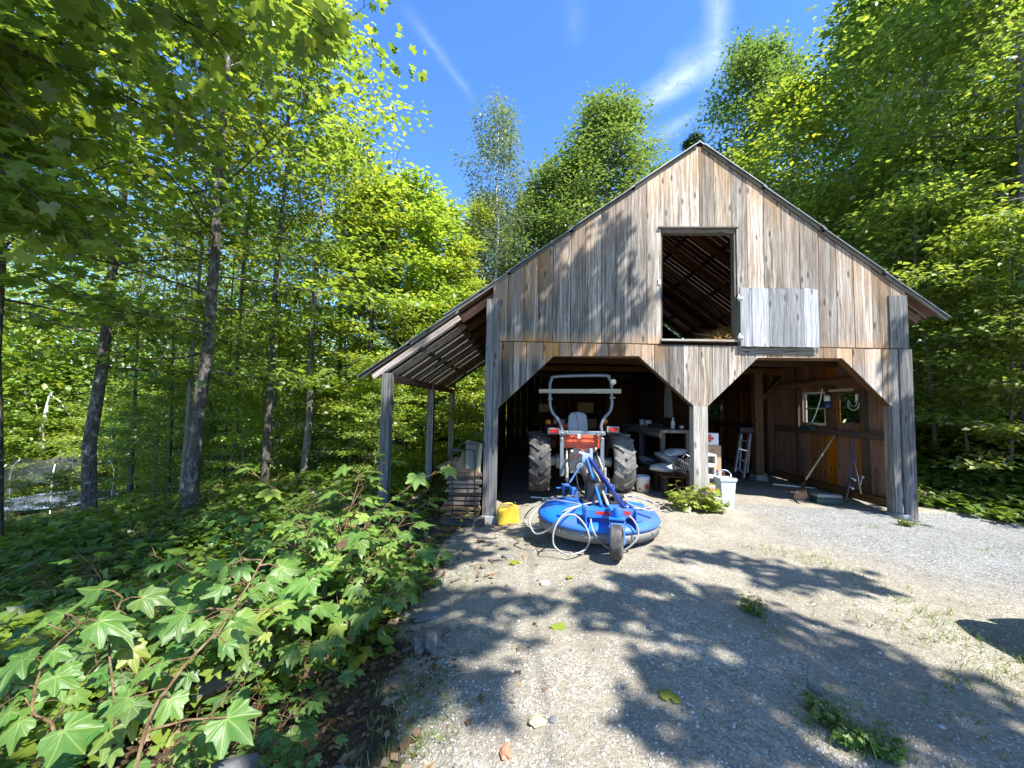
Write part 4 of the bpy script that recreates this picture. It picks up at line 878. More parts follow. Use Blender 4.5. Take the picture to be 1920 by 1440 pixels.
# tools hanging on the left part of the back
for i, (px, py, lab) in enumerate(((1170, 720, 'coil of dark cable hanging high on the partition'), (1185, 735, 'second coil of cable hanging lower on the partition'))):
    m = MB(); c = Vector((3.38, 10.4 + i * .6, 2.2 - .1 * i)); 
    for j in range(3): m.tube(arc(c + Vector((-.02 * j, 0, 0)), .2 + .02 * j, 0, 2 * PI, 20, (0, 1, 0), (0, 0, 1.25)), .012, 5)
    solo(m, 'cable_coil', DARK, tuple(c), lab, 'cable')

# ------------------------------------------------------------------ right bay
YB_ = 7.55
def block(cx, y, z, lab, lay=False):
    w_, d_, h_ = (.20, .40, .20); m = MB()
    # hollow block on its side: two openings face the camera
    W_, H__ = .2, .2
    for (x0, x1, z0, z1) in ((-.1, .1, 0, .032), (-.1, .1, .168, .2), (-.1, -.07, .032, .168), (.07, .1, .032, .168)):
        m.hexa([(cx + x0, y, z + z0), (cx + x1, y, z + z0), (cx + x1, y + .4, z + z0), (cx + x0, y + .4, z + z0), (cx + x0, y, z + z1), (cx + x1, y, z + z1), (cx + x1, y + .4, z + z1), (cx + x0, y + .4, z + z1)], (1, 0, 0))
    m.box((cx, y + .2, z + .1), (.139, .03, .135)); solo(m, 'cinder_block', BLOCKM, (cx, y, z), lab, 'cinder block', 'hollow concrete blocks behind the centre post')
bxp = P(1335, 880, YB_).x
zz0 = P(1340, 914, YB_).z
for i, nm in enumerate(('lowest', 'middle', 'top')): block(bxp + (.02, -.015, .01)[i], YB_ + .02 * i, zz0 + i * .203, 'hollow concrete block, %s of the three stacked behind the centre post' % nm)
z = .0; rs = random.Random(6); xw0, xw1 = P(1330, 930, YB_ - .12).x, P(1358, 930, YB_ - .12).x; n = 5; th = (zz0) / n
for i in range(n):
    m = MB(); m.box(((xw0 + xw1) / 2 + rs.uniform(-.03, .03), YB_ + .08 + rs.uniform(-.03, .03), th * (i + .5)), (.34 - .015 * i, .42, th * .9), rotz(rs.uniform(-.1, .1)))
    solo(m, 'paver', (BLOCKM, BLOCKM, BLOCKM, BLOCKM, BRICK)[i], (xw0, YB_, th * i), ('pale flat paving slab, bottom of the stack', 'pale flat paving slab, second in the stack', 'pale flat paving slab, middle of the stack', 'pale flat paving slab, fourth in the stack', 'red clay paver topping the slab stack under the blocks')[i], 'paver', 'pavers stacked behind the centre post', bevel=.006)
c = P(1352, 948, 6.95); block(c.x + .0, 6.95, hg(c.x, 6.95), 'single pale concrete block on the ground in front of the white bin')
c = P(1336, 850, 8.0); m = MB(); z1, z0 = P(1336, 835, 8).z, P(1336, 872, 8).z
x0, x1 = P(1322, 850, 8).x, P(1351, 850, 8).x
root = thing('cardboard_box', ((x0 + x1) / 2, 8.1, z0 - .1), 'brown cardboard box standing behind the block stack under the first-aid case', 'box'); m.box(((x0 + x1) / 2, 8.15, (z0 + z1) / 2 - .05), (x1 - x0, .35, z1 - z0 + .1)); m.build('body', CARD, root, bevel=.004); m = MB(); q_ = P(1337, 845, 7.97); m.tube(arc((q_.x, 7.972, q_.z - .02), .035, .3, PI - .3, 8, (1, 0, 0), (0, 0, 1)), .007, 5); m.build('red_marking', REDP, root)
m = MB(); m.box(((x0 + x1) / 2, 8.15, z0 / 2 - .06), (x1 - x0 + .1, .45, z0 - .12)); solo(m, 'crate', W_INT, ((x0 + x1) / 2, 8.15, 0), 'dark wooden crate under the brown cardboard box', 'crate', bevel=.006)
z2, z3 = z1, P(1336, 812, 8).z
root = thing('first_aid_case', ((x0 + x1) / 2, 8.12, z1), 'white case with a red cross on top of the cardboard box', 'case'); m = MB(); m.box(((x0 + x1) / 2 - .02, 8.12, (z2 + z3) / 2), (x1 - x0 - .03, .26, z3 - z2)); m.build('body', WHITEP, root, bevel=.012)
m = MB(); q_ = P(1331, 822, 7.985); m.box((q_.x, 7.985, q_.z), (.15, .01, .05)); m.box((q_.x, 7.983, q_.z), (.05, .01, .15)); m.build('red_cross', REDP, root)
# white bin
c = P(1363, 947, 7.0); root = thing('waste_bin', (c.x, 7.05, hg(c.x, 7.05)), 'tall pale plastic bin with wire racks in it, right of the centre post', 'bin'); bh = P(1363, 895, 7.05).z - root.location.z
m = MB()
def sq(h, w, d): return [(-w, -d, h), (w, -d, h), (w, d, h), (-w, d, h)]
rings = [sq(0, .095, .09), sq(bh * .9, .13, .115), sq(bh * .9, .143, .128), sq(bh, .147, .132), sq(bh, .13, .115), sq(.03, .09, .085)]
k = m.add([p for r_ in rings for p in r_]); 
for i in range(5):
    for j in range(4): m.face((k + i * 4 + j, k + i * 4 + (j + 1) % 4, k + (i + 1) * 4 + (j + 1) % 4, k + (i + 1) * 4 + j))
m.face((k + 3, k + 2, k + 1, k)); m.face((k + 20, k + 21, k + 22, k + 23)); m.build('body', GREYP, root, local=True, bevel=.012)
m = MB()
for i in range(4):
    cc = Vector((-.02 + .01 * i, 0, bh + .04)); m.tube(arc(cc, .12 - .012 * i, 0, 2 * PI, 20, (1, 0, .2), (-.2, .25 + .1 * i, .7)), .004, 5)
b0 = Vector(root.location); m.v = [(x + b0.x, y + b0.y, z + b0.z) for x, y, z in m.v]; solo(m, 'wire_rack', ALU, (b0.x, b0.y, b0.z + bh * .7), 'bent wire racks sticking out of the pale bin', 'wire rack')
# stepladder
root = thing('stepladder', (P(1390, 890, 9.8).x, 9.8, 0), 'folded aluminium stepladder leaning in the dark behind the bin', 'ladder'); L_ = lambda x, y, Y: P(x, y, Y)
for (a, b, Y0, Y1) in (((1377, 885), (1388, 813), 9.5, 10.0), ((1393, 897), (1405, 813), 9.3, 10.0)):
    m = MB(); m.beam(L_(*a, Y0), L_(*b, Y1), .035, .075, (0, 1, 0)); m.build('rail', ALU, root, bevel=.003)
for (a, b) in (((1386, 880), (1390, 815)), ((1401, 886), (1407, 815))):
    m = MB(); m.beam(L_(*a, 9.9), L_(*b, 10.1), .025, .05, (0, 1, 0)); m.build('rear_leg', ALU, root)
for f in (.12, .36, .6, .82):
    a = L_(1377, 885, 9.5).lerp(L_(1388, 813, 10.0), f); b = L_(1393, 897, 9.3).lerp(L_(1405, 813, 10), f); m = MB(); m.beam(a, b, .08, .025); m.build('step', ALU if f < .7 else DARK, root)
m = MB(); m.box((L_(1389, 806, 10).x + .1, 10.0, L_(1396, 806, 10).z), (.34, .22, .13)); m.build('top_cap', DARK, root, bevel=.01)
# rake
a, b = P(1585, 787, 8.5), P(1511, 899, 8.1); root = thing('rake', (P(1495, 930, 7.9).x, 7.9, 0), 'wooden handled leaf rake leaning against the right inside wall', 'rake')
m = MB(); m.tube([a, b], .017, 8); m.build('handle', W_TAN, root)
m = MB(); fan = [P(1489 + i * 3.4, 932 + 3.5 * math.sin(i * .5), 7.85 - .02 * i) for i in range(8)]
for f in fan: m.tube([b, b.lerp(f, .55) + Vector((0, .03, .01)), f, f + Vector((-.01, -.02, -.03))], .006, 5)
m.tube([b.lerp(fan[0], .5), b.lerp(fan[-1], .5)], .007, 5); m.build('tines', RUST, root)
# tackle box
a, b = P(1528, 938, 7.95), P(1572, 938, 7.75); c = (a + b) / 2; root = thing('tackle_box', (c.x, c.y, hg(c.x, c.y)), 'grey and green tackle box on the floor by the right inside wall', 'tackle box', rz=-.12)
m = MB(); m.box((0, 0, .06), (.46, .24, .11)); m.build('body', GREENP, root, local=True, bevel=.015); m = MB(); m.box((0, 0, .155), (.44, .23, .075)); lid = m.build('lid', GREYBAND, root, local=True, bevel=.025); m = MB(); m.box((0, -.02, .197), (.2, .05, .014)); m.build('handle', DARK, lid, local=True, bevel=.004)
# fishing rods
for i, (a, b, mat, lab) in enumerate((((1587, 943, 7.55), (1597, 781, 7.75), DARK, 'dark fishing rod standing upright with a silver spinning reel'), ((1590, 925, 7.5), (1606, 778, 7.8), BLUE_D, 'purple fishing rod crossing behind the upright rod'), ((1615, 926, 7.5), (1601, 862, 7.65), ZINC, 'short pale rod with cork grip leaning to the right'))):
    A_, B_ = P(*a), P(*b); root = thing('fishing_rod', A_, lab, 'fishing rod', 'fishing rods against the right inside wall'); m = MB(); m.tube([A_, A_.lerp(B_, .5) + Vector((.01, 0, 0)), B_], [.008, .006, .003], 6); m.build('rod', mat, root)
    m = MB(); m.tube([A_, A_.lerp(B_, .2 if i < 2 else .35)], .015, 8); m.build('grip', DARK if i < 2 else W_TAN, root)
    m = MB(); rc = A_.lerp(B_, .17 if i < 2 else .5) + Vector((.07, -.03, 0)); m.lathe([(0, -.025), (.022, -.025), (.016, 0), (.022, .025), (0, .025)], rc, (.3, 1, .4), 12); m.tube([A_.lerp(B_, .2), rc], .008, 6); m.build('reel', ZINC, root)
q0, q1 = P(1383, 652, YF), P(1527, 666, YF); m = MB(); m.box(((q0.x + q1.x) / 2, YF - .022, (q0.z + q1.z) / 2), (q1.x - q0.x, .022, q0.z - q1.z)); m.build('dark_strip', W_OLD, barn, bevel=.003)  # dark strip laid flat on the wall just below the loft door
# small things hung on the right wall
a, b = P(1560, 735, 7.9), P(1608, 731, 7.5); m = MB(); m.beam(Vector((XW - .12, wy(1560) - .1, P(1563, 733, wy(1563)).z)), Vector((XW - .12, wy(1612), P(1612, 731, wy(1612)).z)), .04, .05); solo(m, 'lath', W_TAN, (XW - .12, 8.4, 2.1), 'pale lath lying along the beam above the second window', 'lath', bevel=.003)
c = P(1552, 748, 8.6); m = MB(); c = XP(1551, 752, XW - .16); m.lathe([(.05, -.14), (.055, -.13), (.055, .0), (.05, .01), (.05, .12), (.0, .13)], c, (.1, 0, 1), 16, r=.2); k = len(m.f)
root = thing('bottle', c, 'white topped blue bottle hanging between the two right windows', 'bottle'); m2 = MB(); m2.lathe([(0, -.15), (.05, -.15), (.056, -.13), (.056, -.01), (.0, -.005)], c, (0, 0, 1), 16); m2.build('lower_half', BLUE_D, root); m2 = MB(); m2.lathe([(0, -.004), (.057, 0), (.057, .11), (.03, .13), (0, .13)], c, (0, 0, 1), 16); m2.build('upper_half', WHITEP, root)
m = MB(); pts = [XP(1542, 729, XW - .2), XP(1538, 750, XW - .22), XP(1531, 772, XW - .24), XP(1522, 793, XW - .22)]; m.tube(cat(pts, 5), .011, 6); solo(m, 'curved_stick', WHITEP, tuple(pts[-1]), 'thin white curved stick leaning across the first window', 'stick')
c = XP(1514, 803, XW - .14); root = thing('planter_box', c, 'small green box with dry leaves hung under the first window', 'box'); m = MB(); m.box(c, (.12, .36, .10)); m.build('body', GREENP, root, bevel=.006); m = MB()
for i in range(3): m.blob(c + Vector((0, .13 - .09 * i, .09)), (.04, .05, .05), n=8, seed=i, rough=.5)
m.build('dry_plant', RIMP, root)
c = XP(1600, 757, XW - .1); m = MB(); m.tube(arc(c, .13, PI * .95, PI * 2.2, 14, (0, 1, 0), (0, 0, 1)), .012, 6); m.tube(arc(c + Vector((0, 0, .03)), .08, PI * .9, PI * 2.1, 12, (0, 1, 0), (0, 0, 1)), .008, 6); solo(m, 'hanging_hook', plain('grey_green_cord', (.3, .34, .3), .7), tuple(c), 'pale curved cord hanging in front of the second window', 'cord')
m = MB(); c = XP(1606, 747, XW - .08); m.box(c, (.02, .05, .16)); solo(m, 'thermometer', WHITEP, tuple(c), 'narrow white thermometer beside the hanging cord', 'thermometer', bevel=.006)
m = MB(); a = G(1450, 908, .0); a.z = hg(a.x, a.y) + .03; m.beam(a, a + Vector((.75, -.45, 0)), .05, .03); solo(m, 'pipe', ZINC, tuple(a), 'pale rod lying on the dirt floor along the sill beam', 'rod')
# hay in the loft
g_ = np.random.default_rng(3); hx0, hx1 = P(1322, 620, 7.6).x, hr_ + .2; n_ = 2600; x = g_.uniform(hx0, hx1, n_); y = g_.uniform(7.15, 8.3, n_); f = (x - hx0) / (hx1 - hx0)
z = zf + .04 + g_.random(n_) ** .7 * .34 * np.minimum(1, f * 1.6 + .1) * np.clip((y - 7.1) / .25, .1, 1); th_ = g_.uniform(0, 6.28, n_)
HAY = leaf('hay_straw', (.26, .15, .05), (.44, .28, .10), (.60, .44, .20), .2)
def late_hay(x=x, y=y, z=z, th_=th_, n_=n_):
    me = leaves('hay', np.c_[x, y, z], np.c_[np.cos(th_), np.sin(th_), g_.normal(0, .3, n_)], np.c_[g_.normal(0, .5, (n_, 2)), np.ones(n_)], g_.uniform(.1, .28, n_), g_.random(n_), (T_BLADE[0] * np.array([.8, 1, 1]), T_BLADE[1]), HAY)
    o = bpy.data.objects.new('hay_pile', me); COL.objects.link(o); tag(o, 'heap of loose golden hay at the loft door', 'hay')
# ------------------------------------------------------------------ leaves
def norm(a): return a / np.maximum(np.linalg.norm(a, axis=-1, keepdims=True), 1e-9)
T_QUAD = (np.array([(0, 0, 0), (.33, .45, .07), (0, 1, -.08), (-.33, .45, .07)]), np.array([(0, 1, 2), (0, 2, 3)]))
def lobes(th, L=((0, 1.0), (.76, .86), (-.76, .86), (1.55, .6), (-1.55, .6)), w=.50, floor=.34, ser=0.0, k=17):
    r = np.full_like(th, floor)
    for c, l in L:
        d = np.abs(th - c) / w; r = np.maximum(r, l * (1 - .62 * np.minimum(d, 1) ** .85) * (d < 1))
    if ser: r = r * (1 + ser * (np.abs(((th * k / PI) % 1) - .5) * 4 - 1))
    return np.where(np.abs(th) > 2.25, .22 + .12 * (2.7 - np.abs(th)) / .45, r)
def tmpl_maple():
    th = np.array([-2.4, -1.95, -1.55, -1.17, -.76, -.38, 0, .38, .76, 1.17, 1.55, 1.95, 2.4])
    r = lobes(th); r[[3, 5, 7, 9]] = .55; r[[1, 11]] = .48; r[[0, 12]] = .3
    V = np.c_[np.sin(th) * r, np.cos(th) * r, -.16 * r * r + .04 * np.cos(th * 4)]
    V = np.r_[[[0, 0, 0]], V]; V[:, 1] += .12
    n = len(th); return V, np.array([(0, i + 2, i + 1) for i in range(n - 1)])
def tmpl_hero(n=41):
    th = np.linspace(-2.62, 2.62, n); R = lobes(th, L=((0, 1.0), (.74, .84), (-.74, .84), (1.5, .62), (-1.5, .62)), w=.62, floor=.46, ser=.10, k=19)
    V = [[0, 0, 0]]; F_ = []
    for q_, f in ((0, .5), (1, 1.0)):
        for a, r in zip(th, R):
            rr = r * f; V.append([math.sin(a) * rr, math.cos(a) * rr, -.20 * rr ** 2 + .05 * math.cos(a * 5 + .4) * rr + .03 * math.sin(a * 11) * rr])
    for i in range(n - 1):
        F_ += [(0, i + 2, i + 1), (1 + i, 2 + i, 1 + n + i + 1), (1 + i, 1 + n + i + 1, 1 + n + i)]
    return np.array(V), np.array(F_)
T_MAPLE, T_HERO = tmpl_maple(), tmpl_hero()
T_NEEDLE = (np.array([(-.05, 0, 0), (.05, 0, 0), (.09, .6, -.03), (0, 1, -.1), (-.09, .6, -.03)]), np.array([(0, 1, 2), (0, 2, 4), (2, 3, 4)]))
T_BLADE = (np.array([(-.04, 0, 0), (.04, 0, 0), (.025, .6, -.05), (-.025, .6, -.05), (0, 1, -.22)]), np.array([(0, 1, 2), (0, 2, 3), (3, 2, 4)]))
def leaves(name, pos, d, n, size, tint, T, mat, uv=False):
    V0, F0 = T; N = len(pos); d = norm(d); s = norm(np.cross(d, n)); n = np.cross(s, d)
    Z0 = np.broadcast_to(V0[None, :, 2:3], (N, len(V0), 1))
    if uv:
        rc = np.random.default_rng(N).normal(0, 1, (N, 4, 1)); a_, b_ = V0[None, :, 0], V0[None, :, 1]; Z0 = Z0 + (rc[:, 0] * .22 * a_ ** 2 + rc[:, 1] * .2 * b_ ** 2 - .12 * np.abs(a_) + rc[:, 2] * .25 * a_ * b_ + .05 * np.sin(6 * a_ + 5 * rc[:, 3]) * np.cos(5 * b_ + 4 * rc[:, 2]))[..., None]
    V = pos[:, None, :] + size[:, None, None] * (V0[None, :, 0:1] * s[:, None] + V0[None, :, 1:2] * d[:, None] + Z0 * n[:, None])
    Fc = (F0[None] + (np.arange(N) * len(V0))[:, None, None]).reshape(-1, 3)
    u = None
    if uv: u = np.tile(V0[F0.reshape(-1), :2], (N, 1))
    me = np_mesh(name, V.reshape(-1, 3), Fc, np.repeat(tint, len(F0)), u)
    me.materials.append(mat)
    if uv: me.polygons.foreach_set('use_smooth', np.ones(len(Fc), bool))
    return me
L_GREEN = leaf('green_leaves', (.10, .155, .026), (.175, .25, .038), (.29, .355, .05), .54)
L_BRIGHT = leaf('bright_green_leaves', (.11, .175, .03), (.19, .275, .045), (.32, .38, .06), .52)
L_TALL = leaf('sunlit_raspberry_leaves', (.075, .165, .032), (.125, .24, .042), (.28, .345, .055), .40, hero=True, gloss=.03)  # lighter copy of the raspberry leaves, sunlight put into the colour
L_DARK = leaf('dark_green_leaves', (.045, .085, .02), (.08, .135, .028), (.13, .20, .04), .45)
L_YELLOW = leaf('yellow_green_leaves', (.13, .205, .03), (.215, .31, .042), (.38, .40, .055), .52)
L_OLIVE = leaf('olive_leaves', (.07, .125, .025), (.12, .19, .04), (.20, .26, .06), .42)
L_PALE = leaf('pale_birch_leaves', (.08, .12, .04), (.13, .18, .065), (.22, .26, .10), .4)
L_PINE = leaf('pine_needles', (.02, .05, .018), (.035, .075, .028), (.06, .11, .04), .2)
L_HERO = leaf('raspberry_leaves', (.055, .135, .026), (.092, .195, .034), (.24, .30, .045), .38, hero=True, gloss=.03)
L_HERB = leaf('herb_leaves', (.065, .125, .016), (.12, .195, .022), (.23, .29, .035), .42)
L_DRY = leaf('dry_leaves', (.09, .05, .022), (.17, .10, .05), (.32, .23, .13), .25)
L_GRASS = leaf('grass_blades', (.06, .11, .02), (.12, .19, .035), (.30, .32, .08), .35)
B_MAPLE = bark('maple_bark', (.03, .025, .021), (.08, .068, .058), (.17, .15, .13), (.34, .35, .30), .6)
B_GREY = bark('grey_bark', (.06, .055, .05), (.16, .15, .135), (.30, .29, .26), (.42, .43, .39), .5)
B_BIRCH = bark('birch_bark', (.06, .05, .045), (.42, .39, .36), (.62, .60, .56), birch=True)
B_PINE = bark('pine_bark', (.03, .02, .015), (.08, .055, .04), (.14, .10, .08), lam=.2)
B_CANE = bark('brown_canes', (.07, .04, .02), (.17, .11, .06), (.30, .22, .12), lam=.1)

# ------------------------------------------------------------------ trees
def skeleton(seed, H, cb, R, nprim, nsec, prof, tr, rise=(.1, 1.0), sway=.25, droop=0.0, sides=9):
    r = random.Random(seed); mb = MB(); anchors = []; outs = []
    tp = []; dx = dy = 0; n = 9
    for i in range(n):
        t = i / (n - 1); tp.append(Vector((dx, dy, H * t - (.25 if i == 0 else 0)))); dx += r.uniform(-1, 1) * sway * .5; dy += r.uniform(-1, 1) * sway * .5
    rad = [tr * (1.35 if i == 0 else 1.0) * (1 - .93 * (i / (n - 1)) ** 1.1) for i in range(n)]
    tp.insert(1, tp[0].lerp(tp[1], .12)); rad.insert(1, tr * 1.02)
    mb.tube(tp, rad, sides)
    def trunk(z):
        t = max(0, min(.999, z / H)) * (n - 1); i = int(t); a = [tp[0]] + tp[2:]; return a[i].lerp(a[i + 1], t - i)
    az = r.uniform(0, 6.28)
    for i in range(nprim):
        t = (i + r.random() * .7) / nprim; z = cb + (H * .97 - cb) * t ** .92; az += 2.4 + r.uniform(-.35, .35)
        L = R * prof(t) * r.uniform(.72, 1.15); el = rise[0] + (rise[1] - rise[0]) * t + r.uniform(-.15, .15)
        p = trunk(z); d = Vector((math.cos(az) * math.cos(el), math.sin(az) * math.cos(el), math.sin(el))); pts = [p]
        for k in range(4):
            d = (d + Vector((r.uniform(-.22, .22), r.uniform(-.22, .22), r.uniform(-.1, .12) - droop * k))).normalized(); pts.append(pts[-1] + d * L / 4)
        br = max(.006, tr * .22 * (1 - .8 * t) * min(1, L / 2)); mb.tube(pts, [br, br * .8, br * .6, br * .4, br * .15], 5, cap=False)
        anchors += [pts[3], pts[4], pts[3].lerp(pts[4], .5)]; outs += [d] * 3
        for j in range(nsec):
            f = .25 + .75 * (j + r.random()) / nsec; q_ = f * 4; a = min(3, int(q_)); b = pts[a].lerp(pts[a + 1], q_ - a)
            sa = math.atan2(d.y, d.x) + r.choice((-1, 1)) * r.uniform(.5, 1.2); se = r.uniform(-.25, .45) - droop
            sd_ = Vector((math.cos(sa) * math.cos(se), math.sin(sa) * math.cos(se), math.sin(se))); l2 = L * r.uniform(.22, .42) * (1.15 - .5 * f) + .15
            c1 = b + sd_ * l2 * .5; c2 = c1 + (sd_ + Vector((0, 0, r.uniform(-.3, .15)))).normalized() * l2 * .5
            mb.tube([b, c1, c2], [br * .35 + .003, br * .22 + .003, .003], 3, cap=False)
            for f2 in (.35, .65, 1.0):
                anchors.append(b.lerp(c1, f2 * 2) if f2 < .5 else c1.lerp(c2, f2 * 2 - 1)); outs.append(sd_)
    return mb, np.array([tuple(a) for a in anchors]), np.array([tuple(o) for o in outs])
def crown(name, anchors, outs, per, size, T, mat, seed, spread=.26, flat=.35, ybias=0.0, drp=.35, keep=1.0):
    g = np.random.default_rng(seed); A = np.repeat(anchors, per, 0); O = np.repeat(outs, per, 0); N = len(A)
    at = np.repeat(g.normal(0, .22, len(anchors)), per)
    off = g.normal(0, 1, (N, 3)) * np.array([spread, spread, spread * flat])
    pos = A + off
    d = O * .6 + norm(off + 1e-6) * .8 + g.normal(0, .45, (N, 3)); d[:, 2] = d[:, 2] * .5 - drp * g.random(N)
    n = np.c_[g.normal(0, .45, N), g.normal(0, .45, N), np.ones(N)] + O * .25
    tint = np.clip(.45 + ybias + at + g.normal(0, .2, N), 0, 1); sz = size * g.uniform(.6, 1.25, N)
    if keep < 1: k = g.random(N) < keep; pos, d, n, sz, tint = pos[k], d[k], n[k], sz[k], tint[k]
    return leaves(name, pos, d, n, sz, tint, T, mat)
ovoid = lambda t: math.sin(PI * min(1, .22 + .76 * t)) ** .7
top_heavy = lambda t: (.55 + .45 * math.sin(PI * min(1, t * 1.1))) * (1 if t < .75 else (1.05 - t) / .3)
column = lambda t: .75 + .25 * math.sin(PI * t) if t < .85 else .6
cone = lambda t: (1 - t) ** .8 + .05
PROTO = {}
def proto(key, name, sk, cr, bmat):
    mb, A, O = skeleton(**sk)
    tr_ = mb.build('trunk', bmat); cme = crown('crown', A, O, **cr)
    PROTO[key] = (name, tr_.data, cme); bpy.data.objects.remove(tr_)
mp = dict(T=T_MAPLE, mat=L_GREEN)
proto('near', 'maple_tree', dict(seed=11, H=15, cb=2.9, R=3.9, nprim=32, nsec=6, prof=ovoid, tr=.135, rise=(-.05, 1.0), sway=.18), dict(per=11, size=.135, seed=1, spread=.30, flat=.3, **mp), B_MAPLE)
proto('near2', 'maple_tree', dict(seed=23, H=14, cb=3.4, R=3.4, nprim=28, nsec=6, prof=ovoid, tr=.125, rise=(-.05, 1.0), sway=.25), dict(per=11, size=.13, seed=2, spread=.30, flat=.3, **mp), B_MAPLE)
qd = dict(T=T_QUAD)
proto('wood', 'hardwood_tree', dict(seed=31, H=16, cb=3.0, R=3.2, nprim=32, nsec=6, prof=ovoid, tr=.12, rise=(0, 1.0)), dict(per=15, size=.18, mat=L_GREEN, seed=3, spread=.34, flat=.35, **qd), B_MAPLE)
proto('wood2', 'hardwood_tree', dict(seed=37, H=17, cb=6.5, R=2.8, nprim=26, nsec=6, prof=top_heavy, tr=.11, rise=(.1, 1.0)), dict(per=6, size=.19, mat=L_GREEN, seed=4, spread=.34, flat=.4, **qd), B_GREY)
proto('young', 'maple_tree', dict(seed=41, H=10, cb=1.2, R=2.5, nprim=34, nsec=5, prof=lambda t: (1 - t) ** .7 * .85 + .2, tr=.10, rise=(-.05, .9), sway=.15), dict(per=20, size=.17, mat=L_YELLOW, seed=5, spread=.26, flat=.25, **qd), B_MAPLE)
proto('sapling', 'sapling', dict(seed=43, H=4.6, cb=.5, R=1.5, nprim=22, nsec=4, prof=lambda t: (1 - t) ** .6 * .9 + .2, tr=.035, rise=(.0, .9), sway=.12, sides=6), dict(per=16, size=.14, mat=L_GREEN, seed=6, spread=.2, flat=.25, **qd), B_GREY)
proto('sapling2', 'sapling', dict(seed=47, H=6.2, cb=.7, R=2.0, nprim=24, nsec=5, prof=ovoid, tr=.045, rise=(.0, .9), sway=.2, sides=6), dict(per=17, size=.14, mat=L_GREEN, seed=7, spread=.24, flat=.22, **qd), B_GREY)
proto('birch', 'birch_tree', dict(seed=53, H=15.5, cb=6.6, R=1.55, nprim=30, nsec=4, prof=lambda t: .6 + .5 * math.sin(PI * t), tr=.115, rise=(.55, 1.15), sway=.22, droop=.1), dict(per=20, size=.125, mat=L_PALE, seed=8, spread=.26, flat=.9, drp=.9, **qd), B_BIRCH)
proto('poplar', 'poplar_tree', dict(seed=59, H=18, cb=4, R=3.5, nprim=46, nsec=7, prof=lambda t: math.sin(PI * min(1, .3 + .66 * t)) ** .6, tr=.22, rise=(.25, 1.15)), dict(per=22, size=.19, mat=L_OLIVE, seed=9, spread=.36, flat=.75, drp=.6, **qd), B_GREY)
proto('pine', 'pine_tree', dict(seed=61, H=20, cb=5, R=3.0, nprim=60, nsec=7, prof=cone, tr=.2, rise=(.0, .5), sway=.1), dict(per=26, size=.24, mat=L_PINE, seed=10, spread=.22, flat=.35, T=T_NEEDLE), B_PINE)
proto('hemlock', 'hemlock_tree', dict(seed=67, H=13, cb=.9, R=2.6, nprim=56, nsec=7, prof=cone, tr=.16, rise=(-.2, .2), sway=.1, droop=.08), dict(per=24, size=.17, mat=L_PINE, seed=12, spread=.24, flat=.22, T=T_NEEDLE), B_PINE)
def tree(key, x, y, scale=1.0, rz=None, label=None, cat='tree', group=None, lmat=None, bmat=None, tilt=None, z=None):
    name, tm, cm = PROTO[key]; rg_ = random.Random(hash((round(x, 2), round(y, 2))) & 0xffff)
    o = bpy.data.objects.new(name, None); COL.objects.link(o); o.location = (x, y, hg(x, y) - .05 if z is None else z)
    o.rotation_euler = ((tilt or (0, 0))[0], (tilt or (0, 0))[1], rg_.uniform(0, 6.28) if rz is None else rz)
    o.scale = (scale,) * 3 if not hasattr(scale, '__len__') else scale; tag(o, label, cat, group)
    for nm, me, mt_ in (('trunk', tm, bmat), ('crown', cm, lmat)):
        if me is None: continue
        c = bpy.data.objects.new(nm, me); COL.objects.link(c); c.parent = o
        if mt_: c.material_slots[0].link = 'OBJECT'; c.material_slots[0].material = mt_
    return o
def tx(px, Y): return P(px, 762, Y).x
def TP(key, px, Y, label, **k): return tree(key, tx(px, Y), Y, label=label, **k)
# --- left woods
TP('near', 368, 8.0, 'large rough-barked maple leaning slightly, thickest trunk among the left woods', rz=.6, tilt=(0, .015))
TP('near2', 188, 8.0, 'dark lichen-spotted maple whose curved trunk stands beside the trampoline', rz=2.4, tilt=(0, .005))
TP('near2', 12, 7.0, 'shadowy maple trunk cut by the left edge of the photo', rz=4.2, scale=1.05)
TP('wood2', 350, 9.4, 'slim pale stem growing right behind the thick rough-barked maple', scale=(.5, .5, .85), rz=1)
TP('wood2', 574, 12.2, 'pale sunlit grey trunk rising between the big maple and the lean-to', scale=(1.05, 1.05, .95), bmat=B_GREY, lmat=L_YELLOW)
g_deep = 'slim trees deep in the left woods'
for i, (px, Y, s) in enumerate(((440, 13.5, .95), (428, 15, .7), (330, 14.5, .7), (258, 13.5, .75), (515, 17, .7), (400, 19, .9), (300, 20, 1.0), (470, 22, 1.0), (130, 25, 1.1), (40, 22, 1.0), (215, 24, 1.0), (355, 26, 1.1), (560, 24, 1.0), (640, 27, 1.1))):
    TP('wood' if i % 5 == 2 else 'wood2', px, Y, 'slender dark trunked hardwood deep in the shaded left woods', scale=(s * .85, s * .85, s), group=g_deep, lmat=(L_GREEN, L_YELLOW, L_OLIVE)[i % 3], bmat=(B_MAPLE, B_GREY)[i % 5 == 4])
TP('wood', 640, 15.5, 'leafy hardwood whose crown closes the gap left of the yellow-topped maple', scale=.85, lmat=L_GREEN)
TP('wood', 505, 11.0, 'tall green hardwood crown edging the blue sky beside the big maple', scale=(.85, .85, 1.0), lmat=L_GREEN)
TP('young', 760, 14.5, 'bright yellow-topped young maple against the sky, left of the thin birch', scale=1.08, rz=.4)
TP('young', 688, 13.2, 'shorter yellow-green maple beside the yellow-topped maple', scale=.98, rz=2.9)
TP('young', 850, 18.5, 'yellow-green maple behind the lean-to roof, under the thin birch', scale=.95, rz=2.0)
TP('hemlock', 690, 16.5, 'dark shaded hemlock behind the lean-to shelter', scale=.8)
